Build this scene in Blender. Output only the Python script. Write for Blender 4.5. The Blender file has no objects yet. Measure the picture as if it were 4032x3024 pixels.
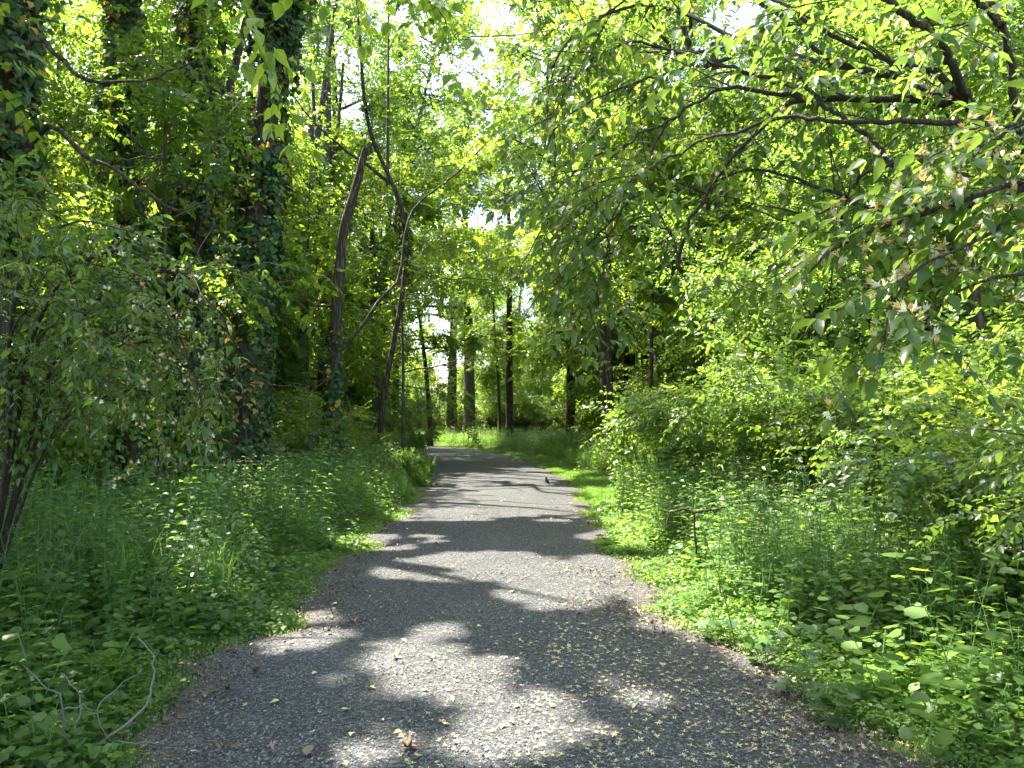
import bpy, math, random
import numpy as np
from mathutils import Matrix, Vector
from math import radians, pi

rng = np.random.default_rng(11)
random.seed(11)
sc = bpy.context.scene
COL = sc.collection

# ------------------------------------------------------------------ camera
F = 3028.0                      # focal length in photo pixels (4032 wide)
HOR = 1640.0                    # photo row of the horizon
EYE = 1.6
PITCH = math.atan((HOR - 1512.0) / F)
cam_d = bpy.data.cameras.new("camera")
cam_d.sensor_width = 36.0
cam_d.lens = F / 4032.0 * 36.0
cam_d.clip_start = 0.05
cam_d.clip_end = 1500
cam = bpy.data.objects.new("camera", cam_d)
cam.location = (0, 0, EYE)
cam.rotation_euler = (pi / 2 + PITCH, 0, 0)
COL.objects.link(cam)
sc.camera = cam

# ------------------------------------------------------------------ light
SUN_AZ, SUN_EL = radians(-50), radians(58)      # to the left of the view, ahead
SUN = np.array([math.sin(SUN_AZ) * math.cos(SUN_EL), math.cos(SUN_AZ) * math.cos(SUN_EL), math.sin(SUN_EL)])
w = bpy.data.worlds.new("World")
sc.world = w
w.use_nodes = True
nt = w.node_tree
bg = nt.nodes["Background"]
sky = nt.nodes.new("ShaderNodeTexSky")
sky.sky_type = 'NISHITA'
sky.sun_disc = False
sky.sun_elevation = SUN_EL
sky.sun_rotation = SUN_AZ
sky.air_density = 1.0
sky.dust_density = 2.5
nt.links.new(sky.outputs[0], bg.inputs[0])
bg.inputs[1].default_value = 0.15
sl = bpy.data.lights.new("sun", 'SUN')
sl.energy = 5.0
sl.angle = radians(0.55)
sl.color = (1.0, 0.95, 0.86)
so = bpy.data.objects.new("sun", sl)
so.rotation_euler = Vector(SUN).to_track_quat('Z', 'Y').to_euler()
so.location = (0, 0, 60)
COL.objects.link(so)
sc.view_settings.view_transform = 'Standard'
sc.view_settings.look = 'None'
sc.view_settings.gamma = 1
sc.view_settings.use_curve_mapping = False
sc.view_settings.exposure = 2.7
cy = sc.cycles
cy.max_bounces = 10
cy.diffuse_bounces = 8
cy.glossy_bounces = 2
cy.transmission_bounces = 8
cy.transparent_max_bounces = 4
cy.sample_clamp_indirect = 10
cy.caustics_reflective = False
cy.caustics_refractive = False

# ------------------------------------------------------------------ helpers
def at(u, v, d):
    """photo pixel (4032 x 3024) at forward distance d -> world point"""
    a, b = (u - 2016.0) / F, (1512.0 - v) / F
    cp, sp = math.cos(PITCH), math.sin(PITCH)
    y, z = cp - b * sp, sp + b * cp
    return np.array([a * d / y, d, EYE + z * d / y])

def at2(u, v, d):               # same, with pixels of a 2212 wide view of the photo
    return at(u * 1.8228, v * 1.8228, d)

def ground_at(u, v):            # 2212 wide view -> ground x, y
    d = EYE * F / max(v * 1.8228 - HOR, 5)
    p = at2(u, v, d)
    return p[0], p[1]

def nrm(a):
    a = np.asarray(a, float)
    return a / np.maximum(np.linalg.norm(a, axis=-1, keepdims=True), 1e-9)

def frames(d, up):
    y = nrm(d)
    up = np.broadcast_to(np.asarray(up, float), y.shape)
    x = np.cross(y, up)
    bad = np.linalg.norm(x, axis=-1) < 1e-3
    x[bad] = np.array([1.0, 0, 0])
    x = nrm(x)
    z = np.cross(x, y)
    return np.stack([x, y, z], axis=-1)     # columns

def rnd_dir(n):
    return nrm(rng.normal(size=(n, 3)))

def vnoise(x, y, s=1.0, seed=0):
    """smooth 2-D value noise, 0..1"""
    x = np.asarray(x, float) / s + 37.7 * seed
    y = np.asarray(y, float) / s - 91.3 * seed
    xi, yi = np.floor(x).astype(np.int64), np.floor(y).astype(np.int64)
    fx, fy = x - xi, y - yi
    fx, fy = fx * fx * (3 - 2 * fx), fy * fy * (3 - 2 * fy)
    def h(a, b):
        n = (a * 374761393 + b * 668265263 + seed * 974711) & 0x7fffffff
        n = ((n ^ (n >> 13)) * 1274126177) & 0x7fffffff
        return ((n ^ (n >> 16)) & 0xffff) / 65535.0
    return (h(xi, yi) * (1 - fx) + h(xi + 1, yi) * fx) * (1 - fy) + (h(xi, yi + 1) * (1 - fx) + h(xi + 1, yi + 1) * fx) * fy

class Geo:
    """collects triangles / quads and links them as one mesh"""
    def __init__(s):
        s.V, s.F, s.T, s.M, s.n = [], [], [], [], 0
    def add(s, V, Fc, tint=0.5, mat=0):
        V = np.asarray(V, float).reshape(-1, 3)
        Fc = np.asarray(Fc, np.int64)
        s.V.append(V)
        s.F.append(Fc + s.n)
        t = np.asarray(tint, float)
        s.T.append(np.broadcast_to(t, (len(V),)) if t.ndim == 0 else t)
        m = np.asarray(mat)
        s.M.append(np.broadcast_to(m, (len(Fc),)) if m.ndim == 0 else m)
        s.n += len(V)
    def cull(s, off, zmin=1.0, grow=0.0):
        """open the gaps through which the sun reaches the patches of light"""
        if not s.n: return
        V = np.concatenate(s.V) + np.asarray(off, float)
        bad = lit_e(V, grow) & (V[:, 2] > zmin)
        for i, f in enumerate(s.F):
            k = ~bad[f].any(1)
            s.F[i], s.M[i] = f[k], s.M[i][k]
    def mesh(s, name, mats, smooth=True):
        me = bpy.data.meshes.new(name)
        if s.n:
            used = np.zeros(s.n, bool)
            for f in s.F: used[f.ravel()] = True
            if not used.all():
                new = np.cumsum(used) - 1
                s.V, s.T = [np.concatenate(s.V)[used]], [np.concatenate(s.T)[used]]
                s.F = [new[f] for f in s.F]
                s.n = int(used.sum())
            V = np.concatenate(s.V)
            lv, lt = [], []
            for f in s.F:
                lv.append(f.ravel())
                lt.append(np.full(len(f), f.shape[1]))
            lv, lt = np.concatenate(lv), np.concatenate(lt)
            ls = np.concatenate([[0], np.cumsum(lt)[:-1]])
            me.vertices.add(len(V)); me.loops.add(len(lv)); me.polygons.add(len(lt))
            me.vertices.foreach_set("co", V.astype(np.float32).ravel())
            me.loops.foreach_set("vertex_index", lv.astype(np.int32))
            me.polygons.foreach_set("loop_start", ls.astype(np.int32))
            me.polygons.foreach_set("material_index", np.concatenate(s.M).astype(np.int32))
            me.polygons.foreach_set("use_smooth", np.full(len(lt), smooth))
            a = me.attributes.new("tint", 'FLOAT', 'POINT')
            a.data.foreach_set("value", np.concatenate(s.T).astype(np.float32))
            me.update(calc_edges=True)
        for m in mats:
            me.materials.append(m)
        return me
    def build(s, name, mats, parent=None, smooth=True, loc=None):
        if not isinstance(mats, (list, tuple)):
            mats = [mats]
        return link(name, s.mesh(name, mats, smooth), parent, loc)

def link(name, me, parent=None, loc=None):
    o = bpy.data.objects.new(name, me)
    COL.objects.link(o)
    if parent is not None:
        o.parent = parent
    if loc is not None:
        o.location = loc
    return o

def thing(name, label, cat, loc=(0, 0, 0), group=None, rz=0.0):
    o = bpy.data.objects.new(name, None)
    o.empty_display_size = 0.1
    COL.objects.link(o)
    o.location = loc
    o.rotation_euler = (0, 0, rz)
    o["label"] = label
    o["category"] = cat
    if group:
        o["group"] = group
    return o

def tag(o, label=None, cat=None, group=None, kind=None):
    if label: o["label"] = label
    if cat: o["category"] = cat
    if group: o["group"] = group
    if kind: o["kind"] = kind
    return o

def rel(o, P):                   # world points -> the local space of an unrotated thing
    return np.asarray(P, float) - np.array(o.location)

def copy_tree(o, loc, rz, s, label=None, parent=None):
    c = o.copy()
    COL.objects.link(c)
    if parent is not None:
        c.parent = parent
    else:
        c.location = loc
        c.rotation_euler = (0, 0, rz)
        c.scale = (s, s, s) if np.isscalar(s) else s
        if label:
            c["label"] = label
    for ch in o.children:
        copy_tree(ch, None, None, None, None, c)
    return c

def smooth_line(P, n):
    """Catmull-Rom resampling of a polyline (k columns)"""
    P = np.asarray(P, float)
    if len(P) < 3:
        t = np.linspace(0, 1, n)[:, None]
        return P[0] * (1 - t) + P[-1] * t
    Q = np.vstack([2 * P[0] - P[1], P, 2 * P[-1] - P[-2]])
    t = np.linspace(0, len(P) - 1 - 1e-6, n)
    i = t.astype(int); f = (t - i)[:, None]
    a, b, c, d = Q[i], Q[i + 1], Q[i + 2], Q[i + 3]
    return 0.5 * (2 * b + (c - a) * f + (2 * a - 5 * b + 4 * c - d) * f ** 2 + (3 * b - a - 3 * c + d) * f ** 3)

def tube(g, P, R, sides=6, mat=0, rough=0.0, cap=True, tint=0.5):
    P = np.asarray(P, float); n = len(P)
    R = np.broadcast_to(np.asarray(R, float), (n,))
    T = nrm(np.gradient(P, axis=0))
    up = np.array([0.0, 0, 1]) if abs(T[0][2]) < 0.9 else np.array([0.0, 1, 0])
    x = nrm(np.cross(up, T[0]))
    X = []
    for i in range(n):
        x = nrm(x - T[i] * np.dot(x, T[i]))
        X.append(x)
    X = np.array(X); Y = np.cross(T, X)
    a = np.linspace(0, 2 * pi, sides, endpoint=False)
    rr = R[:, None] * (1 + (rough * rng.normal(size=(1, sides)) + 0.35 * rough * rng.normal(size=(n, sides)) if rough else 0))
    V = P[:, None] + (np.cos(a)[None, :, None] * X[:, None] + np.sin(a)[None, :, None] * Y[:, None]) * rr[..., None]
    idx = np.arange(n * sides).reshape(n, sides)
    q = np.stack([idx[:-1], np.roll(idx[:-1], -1, 1), np.roll(idx[1:], -1, 1), idx[1:]], -1).reshape(-1, 4)
    g.add(V.reshape(-1, 3), q, tint, mat)
    if cap:
        base = (n - 1) * sides
        V2 = np.vstack([V[-1], P[-1] + T[-1] * R[-1] * 0.3])
        k = np.arange(sides)
        g.add(V2, np.stack([k, (k + 1) % sides, np.full(sides, sides)], -1), tint, mat)

# ------------------------------------------------------------------ the path, in plan
YL = [-8, 3.5, 4.57, 5.98, 8.65, 13.5, 18.6, 26.9, 33, 39, 42.5, 45.5, 47.5]
XL = [-2.0, -1.93, -1.98, -1.89, -1.93, -1.88, -2.06, -2.98, -4.4, -7, -11, -17, -40]
YR = [-8, 3.5, 4.57, 5.98, 8.65, 13.5, 18.6, 26.9, 37.3, 42, 46.5, 50, 52]
XR = [2.3, 2.0, 1.72, 1.42, 1.24, 1.35, 1.50, 0.75, -1.67, -4.4, -9, -16, -40]
def wob(y, k):
    return 0.07 * np.sin(y * 3.7 + k * 5) + 0.10 * np.sin(y * 2.1 + k) + 0.06 * np.sin(y * 5.3 + 2 * k) + 0.03 * np.sin(y * 11.7 + k * 3)
def xl(y): return np.interp(y, YL, XL) + wob(np.asarray(y, float), 1.0) * 1.2
def xr(y): return np.interp(y, YR, XR) + wob(np.asarray(y, float), 4.0)
def on_path(x, y, m=0.0): return (x > xl(y) - m) & (x < xr(y) + m)
def ground_z(x, y):
    x = np.asarray(x, float); y = np.asarray(y, float)
    dl, dr = xl(y) - x, x - xr(y)
    d = np.clip(np.maximum(dl, dr), 0, 6)
    return 0.05 * np.clip(d / 0.6, 0, 1) + 0.09 * np.clip(d - 0.3, 0, 5) * (vnoise(x, y, 3.1, 5) - 0.25)

# ------------------------------------------------------------------ where gaps of the tree canopy let the sun through
ELL = [(1060, 1074, 165, 9), (1130, 1031, 105, 6), (950, 1112, 80, 9), (1010, 990, 80, 5), (950, 975, 60, 4), (1100, 1232, 265, 31), (1210, 1285, 125, 27), (1345, 1262, 60, 18), (880, 1395, 75, 18), (960, 1440, 105, 34),
       (1050, 1498, 90, 26), (1150, 1572, 150, 38), (1080, 1632, 120, 26), (830, 1620, 90, 24), (620, 1390, 62, 24),
       (655, 1335, 52, 12), (1290, 1155, 55, 12), (1440, 1345, 70, 22), (1420, 1500, 75, 18), (960, 1165, 62, 6),
       (900, 1185, 45, 7), (1080, 1099, 190, 17), (1150, 1060, 130, 6), (1000, 1043, 65, 6), (1000, 968, 95, 9), (1160, 1016, 60, 4),
       (800, 1175, 60, 14), (700, 1520, 40, 12), (960, 1010, 40, 4),
       (1450, 1260, 150, 80), (1390, 1150, 90, 45), (1570, 1340, 110, 62), (1660, 1405, 70, 40), (1330, 1080, 50, 20)]
ELW = []
for (cx, cyy, rx, ry) in ELL:
    x0, y0 = ground_at(cx, cyy)
    x1, _ = ground_at(cx + rx, cyy)
    _, ya = ground_at(cx, cyy - ry)
    _, yb = ground_at(cx, cyy + ry)
    ELW.append((x0, 0.5 * (ya + yb), x1 - x0, 0.5 * (ya - yb)))
def lit_e(P, grow=0.0):
    P = np.asarray(P, float)
    k = P[:, 2] / SUN[2]
    gx, gy = P[:, 0] - SUN[0] * k, P[:, 1] - SUN[1] * k
    jx = gx + 0.55 * (vnoise(gx, gy, 0.62, 3) - 0.5) + 0.32 * (vnoise(gx, gy, 0.21, 5) - 0.5) + 0.2 * (vnoise(gx, gy, 0.08, 7) - 0.5)
    jy = gy + 0.55 * (vnoise(gx, gy, 0.62, 4) - 0.5) + 0.32 * (vnoise(gx, gy, 0.21, 6) - 0.5) + 0.2 * (vnoise(gx, gy, 0.08, 8) - 0.5)
    r = np.zeros(len(P), bool)
    for (x0, y0, rx, ry) in ELW:
        r |= ((jx - x0) / max(rx + grow, .02)) ** 2 + ((jy - y0) / max(ry + grow, .02)) ** 2 < 1
    far = (gy > 11.5) & on_path(gx, gy, .3)
    r |= far & (0.5 * vnoise(gx, gy, 0.55, 31) + 0.5 * vnoise(gx, gy, 0.22, 32) > 0.55)
    return r
def lit(P, grow=0.0):
    P = np.asarray(P, float)
    k = P[:, 2] / SUN[2]
    gx, gy = P[:, 0] - SUN[0] * k, P[:, 1] - SUN[1] * k
    r = np.zeros(len(P), bool)
    jx = gx + 0.55 * (vnoise(gx, gy, 0.62, 3) - 0.5) + 0.32 * (vnoise(gx, gy, 0.21, 5) - 0.5) + 0.2 * (vnoise(gx, gy, 0.08, 7) - 0.5)
    jy = gy + 0.55 * (vnoise(gx, gy, 0.62, 4) - 0.5) + 0.32 * (vnoise(gx, gy, 0.21, 6) - 0.5) + 0.2 * (vnoise(gx, gy, 0.08, 8) - 0.5)
    for (x0, y0, rx, ry) in ELW:
        r |= ((jx - x0) / max(rx + grow, .02)) ** 2 + ((jy - y0) / max(ry + grow, .02)) ** 2 < 1
    far = (gy > 11.5) & on_path(gx, gy, .3)
    r |= far & (0.5 * vnoise(gx, gy, 0.55, 31) + 0.5 * vnoise(gx, gy, 0.22, 32) > 0.55)
    n = 0.6 * vnoise(gx, gy, 0.9, 1) + 0.4 * vnoise(gx, gy, 0.35, 2)
    side_l = gx < xl(gy) - 0.1
    side_r = gx > xr(gy) + 0.1
    thr = np.where(side_l, 0.50, np.where(side_r, 0.41, 2.0))
    thr = np.where(side_r & (gx > 2.6) & (gy < 5.5), 0.66, thr)
    thr = np.where((gx > 1.2) & (gy < 3.6), 0.64, thr)
    thr = np.where(gy > 14, np.minimum(thr, 0.55), thr)
    thr = np.where(side_l & (gy > 9), 0.44, thr)
    thr = np.where(gy > 22, 0.53, thr)
    return r | (n > thr)

# ------------------------------------------------------------------ materials
def new_mat(name):
    m = bpy.data.materials.new(name)
    m.use_nodes = True
    n = m.node_tree.nodes
    n.clear()
    return m, n, m.node_tree.links

def leaf_mat(name, stops, trans=0.5, boost=(3.1, 2.7, 1.5), rough=0.36, spec=0.5):
    """stops: list of (pos, rgb) read with the per-leaf 'tint' attribute"""
    stops = [(p, (c[0] * 1.10, c[1] * 1.05, c[2] * 1.35)) for p, c in stops]
    m, n, L = new_mat(name)
    out = n.new("ShaderNodeOutputMaterial")
    at_ = n.new("ShaderNodeAttribute"); at_.attribute_name = "tint"
    oi = n.new("ShaderNodeObjectInfo")
    ad = n.new("ShaderNodeMath"); ad.operation = 'MULTIPLY_ADD'
    ad.inputs[1].default_value = 0.14; L.new(oi.outputs["Random"], ad.inputs[0]); L.new(at_.outputs["Fac"], ad.inputs[2])
    sb = n.new("ShaderNodeMath"); sb.operation = 'SUBTRACT'; sb.inputs[1].default_value = 0.07
    L.new(ad.outputs[0], sb.inputs[0])
    cr = n.new("ShaderNodeValToRGB")
    els = cr.color_ramp.elements
    els[0].position, els[0].color = stops[0][0], (*stops[0][1], 1)
    els[1].position, els[1].color = stops[-1][0], (*stops[-1][1], 1)
    for p, c in stops[1:-1]:
        e = els.new(p); e.color = (*c, 1)
    L.new(sb.outputs[0], cr.inputs[0])
    pb = n.new("ShaderNodeBsdfPrincipled")
    pb.inputs["Roughness"].default_value = rough
    pb.inputs["Specular IOR Level"].default_value = spec
    L.new(cr.outputs[0], pb.inputs["Base Color"])
    mx = n.new("ShaderNodeMix"); mx.data_type = 'RGBA'; mx.blend_type = 'MULTIPLY'; mx.inputs[0].default_value = 1
    L.new(cr.outputs[0], mx.inputs[6]); mx.inputs[7].default_value = (*boost, 1)
    tr = n.new("ShaderNodeBsdfTranslucent")
    L.new(mx.outputs[2], tr.inputs[0])
    ms = n.new("ShaderNodeMixShader"); ms.inputs[0].default_value = trans
    L.new(pb.outputs[0], ms.inputs[1]); L.new(tr.outputs[0], ms.inputs[2])
    L.new(ms.outputs[0], out.inputs[0])
    return m

def bark_mat(name, c1, c2, scale=14.0, stretch=0.16, bump=0.6, moss=0.0):
    m, n, L = new_mat(name)
    out = n.new("ShaderNodeOutputMaterial")
    tc = n.new("ShaderNodeTexCoord")
    mp = n.new("ShaderNodeMapping"); mp.inputs["Scale"].default_value = (1, 1, stretch)
    L.new(tc.outputs["Object"], mp.inputs[0])
    v = n.new("ShaderNodeTexVoronoi"); v.feature = 'DISTANCE_TO_EDGE'; v.inputs["Scale"].default_value = scale * 1.3
    ns = n.new("ShaderNodeTexNoise"); ns.inputs["Scale"].default_value = scale; ns.inputs["Detail"].default_value = 5
    wr = n.new("ShaderNodeMix"); wr.data_type = 'VECTOR'; wr.inputs[0].default_value = 0.12
    L.new(mp.outputs[0], ns.inputs["Vector"])
    L.new(mp.outputs[0], wr.inputs[4]); L.new(ns.outputs["Color"], wr.inputs[5])
    L.new(wr.outputs[1], v.inputs["Vector"])
    mr = n.new("ShaderNodeMapRange"); mr.inputs[1].default_value = 0; mr.inputs[2].default_value = 0.22
    L.new(v.outputs[0], mr.inputs[0])
    ml = n.new("ShaderNodeMath"); ml.operation = 'MULTIPLY'
    L.new(mr.outputs[0], ml.inputs[0]); L.new(ns.outputs[0], ml.inputs[1])
    cr = n.new("ShaderNodeMix"); cr.data_type = 'RGBA'
    L.new(ml.outputs[0], cr.inputs[0]); cr.inputs[6].default_value = (*c1, 1); cr.inputs[7].default_value = (*c2, 1)
    colour = cr.outputs[2]
    if moss:
        n2 = n.new("ShaderNodeTexNoise"); n2.inputs["Scale"].default_value = 2.2; n2.inputs["Detail"].default_value = 4
        L.new(tc.outputs["Object"], n2.inputs["Vector"])
        r2 = n.new("ShaderNodeMapRange"); r2.inputs[1].default_value = 0.52; r2.inputs[2].default_value = 0.7; r2.inputs[4].default_value = moss
        L.new(n2.outputs[0], r2.inputs[0])
        m2 = n.new("ShaderNodeMix"); m2.data_type = 'RGBA'
        L.new(r2.outputs[0], m2.inputs[0]); L.new(colour, m2.inputs[6]); m2.inputs[7].default_value = (0.07, 0.09, 0.035, 1)
        colour = m2.outputs[2]
    pb = n.new("ShaderNodeBsdfPrincipled"); pb.inputs["Roughness"].default_value = 0.9
    pb.inputs["Specular IOR Level"].default_value = 0.2
    L.new(colour, pb.inputs["Base Color"])
    bm_ = n.new("ShaderNodeBump"); bm_.inputs["Strength"].default_value = bump; bm_.inputs["Distance"].default_value = 0.03
    L.new(ml.outputs[0], bm_.inputs["Height"]); L.new(bm_.outputs[0], pb.inputs["Normal"])
    L.new(pb.outputs[0], out.inputs[0])
    return m

def plain_mat(name, col, rough=0.6, var=0.25, scale=30, trans=0.0, spec=0.4):
    m, n, L = new_mat(name)
    out = n.new("ShaderNodeOutputMaterial")
    ns = n.new("ShaderNodeTexNoise"); ns.inputs["Scale"].default_value = scale
    tc = n.new("ShaderNodeTexCoord"); L.new(tc.outputs["Object"], ns.inputs["Vector"])
    oi = n.new("ShaderNodeObjectInfo")
    ad = n.new("ShaderNodeMath"); ad.operation = 'ADD'
    L.new(ns.outputs[0], ad.inputs[0]); L.new(oi.outputs["Random"], ad.inputs[1])
    mr = n.new("ShaderNodeMapRange"); mr.inputs[1].default_value = 0.3; mr.inputs[2].default_value = 1.6
    mr.inputs[3].default_value = 1 - var; mr.inputs[4].default_value = 1 + var
    L.new(ad.outputs[0], mr.inputs[0])
    mx = n.new("ShaderNodeMix"); mx.data_type = 'RGBA'; mx.blend_type = 'MULTIPLY'; mx.inputs[0].default_value = 1
    mx.inputs[6].default_value = (*col, 1); L.new(mr.outputs[0], mx.inputs[7])
    pb = n.new("ShaderNodeBsdfPrincipled"); pb.inputs["Roughness"].default_value = rough
    pb.inputs["Specular IOR Level"].default_value = spec
    L.new(mx.outputs[2], pb.inputs["Base Color"])
    sh = pb.outputs[0]
    if trans:
        tr = n.new("ShaderNodeBsdfTranslucent"); L.new(mx.outputs[2], tr.inputs[0])
        ms = n.new("ShaderNodeMixShader"); ms.inputs[0].default_value = trans
        L.new(sh, ms.inputs[1]); L.new(tr.outputs[0], ms.inputs[2]); sh = ms.outputs[0]
    L.new(sh, out.inputs[0])
    return m

M = {}
M['honey'] = leaf_mat('honeysuckle_leaf', [(0.0, (0.040, 0.080, 0.016)), (0.6, (0.072, 0.135, 0.022)), (1.0, (0.13, 0.21, 0.03))], rough=0.30)
M['tree'] = leaf_mat('tree_leaf', [(0.0, (0.045, 0.090, 0.014)), (0.5, (0.078, 0.145, 0.018)), (1.0, (0.140, 0.215, 0.026))], rough=0.42)
M['tree_dark'] = leaf_mat('dark_tree_leaf', [(0.0, (0.032, 0.070, 0.015)), (0.5, (0.056, 0.110, 0.018)), (1.0, (0.095, 0.160, 0.026))], rough=0.4)
M['bright'] = leaf_mat('bright_tree_leaf', [(0.0, (0.075, 0.130, 0.016)), (0.5, (0.110, 0.185, 0.022)), (1.0, (0.165, 0.245, 0.030))], rough=0.42)
M['ivy'] = leaf_mat('ivy_leaf', [(0.0, (0.020, 0.055, 0.014)), (0.55, (0.038, 0.090, 0.018)), (0.86, (0.065, 0.135, 0.024)),
                                 (0.90, (0.30, 0.23, 0.02)), (1.0, (0.42, 0.24, 0.025))], trans=0.25, rough=0.42, spec=.35)
M['herb'] = leaf_mat('herb_leaf', [(0.0, (0.050, 0.105, 0.018)), (0.55, (0.082, 0.160, 0.024)), (1.0, (0.145, 0.240, 0.034))], rough=0.45)
M['mugwort'] = leaf_mat('dark_herb_leaf', [(0.0, (0.030, 0.075, 0.018)), (1.0, (0.065, 0.125, 0.026))], trans=0.3, rough=0.4)
M['grass'] = leaf_mat('grass_blade', [(0.0, (0.050, 0.120, 0.020)), (0.7, (0.090, 0.190, 0.030)), (1.0, (0.19, 0.24, 0.06))], rough=0.45)
M['stalk'] = plain_mat('green_stalk', (0.11, 0.20, 0.045), trans=0.1)
M['twig'] = plain_mat('twig_bark', (0.045, 0.034, 0.024), rough=0.85, spec=0.2)
M['grey_twig'] = plain_mat('weathered_twig', (0.15, 0.14, 0.12), rough=0.85, spec=0.2)
M['petal'] = plain_mat('cream_petal', (0.80, 0.73, 0.48), trans=0.35)
M['petal_old'] = plain_mat('yellowed_petal', (0.62, 0.43, 0.14), trans=0.35)
M['fallen_petal'] = plain_mat('fallen_petal', (0.56, 0.47, 0.22), var=0.35, rough=0.8)
M['white'] = plain_mat('white_petal', (0.75, 0.75, 0.70), trans=0.3)
M['violet'] = plain_mat('violet_petal', (0.42, 0.30, 0.66), trans=0.3)
M['litter'] = plain_mat('dry_leaf', (0.135, 0.092, 0.060), var=0.6, rough=0.85, spec=0.2)
M['fall_yel'] = plain_mat('fallen_yellow_leaf', (0.46, 0.46, 0.16), var=0.25, rough=0.6)
M['fall_brn'] = plain_mat('fallen_brown_leaf', (0.25, 0.16, 0.09), var=0.4, rough=0.7)
M['bark'] = bark_mat('furrowed_bark', (0.028, 0.021, 0.016), (0.185, 0.140, 0.105), moss=0.35)
M['bark_grey'] = bark_mat('grey_bark', (0.040, 0.034, 0.028), (0.22, 0.185, 0.150), moss=0.5)
M['bark_dead'] = bark_mat('dead_wood_bark', (0.045, 0.034, 0.025), (0.25, 0.195, 0.145), scale=18, stretch=0.12, bump=1.0, moss=.3)
M['bark_shrub'] = bark_mat('shrub_bark', (0.030, 0.024, 0.018), (0.15, 0.118, 0.085), scale=40, stretch=0.08)

# gravel
m, n, L = new_mat('crushed_gravel'); M['gravel'] = m
out = n.new("ShaderNodeOutputMaterial"); tc = n.new("ShaderNodeTexCoord")
vo = n.new("ShaderNodeTexVoronoi"); vo.inputs["Scale"].default_value = 72
v2 = n.new("ShaderNodeTexVoronoi"); v2.inputs["Scale"].default_value = 165
nb = n.new("ShaderNodeTexNoise"); nb.inputs["Scale"].default_value = 0.9; nb.inputs["Detail"].default_value = 6
nf = n.new("ShaderNodeTexNoise"); nf.inputs["Scale"].default_value = 22; nf.inputs["Detail"].default_value = 6
for t in (vo, v2, nb, nf): L.new(tc.outputs["Object"], t.inputs["Vector"])
sp = n.new("ShaderNodeSeparateColor"); L.new(vo.outputs["Color"], sp.inputs[0])
sp2 = n.new("ShaderNodeSeparateColor"); L.new(v2.outputs["Color"], sp2.inputs[0])
mu = n.new("ShaderNodeMath"); mu.operation = 'MULTIPLY'; L.new(sp.outputs[0], mu.inputs[0]); L.new(sp2.outputs[1], mu.inputs[1])
cr = n.new("ShaderNodeValToRGB"); e = cr.color_ramp.elements
e[0].position, e[0].color = 0.0, (0.022, 0.0225, 0.021, 1)
e[1].position, e[1].color = 1.0, (0.44, 0.44, 0.42, 1)
k = e.new(0.25); k.color = (0.074, 0.075, 0.073, 1)
k = e.new(0.6); k.color = (0.18, 0.178, 0.166, 1)
L.new(mu.outputs[0], cr.inputs[0])
mr = n.new("ShaderNodeMapRange"); mr.inputs[1].default_value = 0.35; mr.inputs[2].default_value = 0.68
L.new(nb.outputs[0], mr.inputs[0])
dk = n.new("ShaderNodeMix"); dk.data_type = 'RGBA'; dk.blend_type = 'MULTIPLY'
mf = n.new("ShaderNodeMath"); mf.operation = 'MULTIPLY'; mf.inputs[1].default_value = 0.9; L.new(mr.outputs[0], mf.inputs[0])
L.new(mf.outputs[0], dk.inputs[0]); L.new(cr.outputs[0], dk.inputs[6]); dk.inputs[7].default_value = (0.72, 0.70, 0.66, 1)
d2 = n.new("ShaderNodeMix"); d2.data_type = 'RGBA'; d2.blend_type = 'MULTIPLY'; d2.inputs[0].default_value = 0.5
L.new(dk.outputs[2], d2.inputs[6]); L.new(nf.outputs["Color"], d2.inputs[7])
# browner towards the verges: dirt and litter trodden into the edge (vertex attribute)
ae = n.new("ShaderNodeAttribute"); ae.attribute_name = "tint"
ns3 = n.new("ShaderNodeTexNoise"); ns3.inputs["Scale"].default_value = 5; ns3.inputs["Detail"].default_value = 8; ns3.inputs["Roughness"].default_value = 0.7
L.new(tc.outputs["Object"], ns3.inputs["Vector"])
m3 = n.new("ShaderNodeMath"); m3.operation = 'MULTIPLY_ADD'; m3.inputs[1].default_value = 1.3; m3.inputs[2].default_value = -0.75
L.new(ns3.outputs[0], m3.inputs[0])
m4 = n.new("ShaderNodeMath"); m4.operation = 'ADD'; m4.use_clamp = True
L.new(m3.outputs[0], m4.inputs[0]); L.new(ae.outputs["Fac"], m4.inputs[1])
ed = n.new("ShaderNodeMix"); ed.data_type = 'RGBA'; L.new(m4.outputs[0], ed.inputs[0]); L.new(d2.outputs[2], ed.inputs[6])
ed2 = n.new("ShaderNodeMix"); ed2.data_type = 'RGBA'; L.new(mu.outputs[0], ed2.inputs[0])
ed2.inputs[6].default_value = (0.055, 0.038, 0.025, 1); ed2.inputs[7].default_value = (0.24, 0.17, 0.11, 1)
L.new(ed2.outputs[2], ed.inputs[7])
pb = n.new("ShaderNodeBsdfPrincipled"); pb.inputs["Roughness"].default_value = 0.8; pb.inputs["Specular IOR Level"].default_value = 0.35
L.new(ed.outputs[2], pb.inputs["Base Color"])
bu = n.new("ShaderNodeBump"); bu.inputs["Strength"].default_value = 0.9; bu.inputs["Distance"].default_value = 0.012
L.new(mu.outputs[0], bu.inputs["Height"])
b2 = n.new("ShaderNodeBump"); b2.inputs["Strength"].default_value = 0.5; b2.inputs["Distance"].default_value = 0.03
L.new(nf.outputs[0], b2.inputs["Height"]); L.new(bu.outputs[0], b2.inputs["Normal"])
L.new(b2.outputs[0], pb.inputs["Normal"]); L.new(pb.outputs[0], out.inputs[0])
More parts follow.
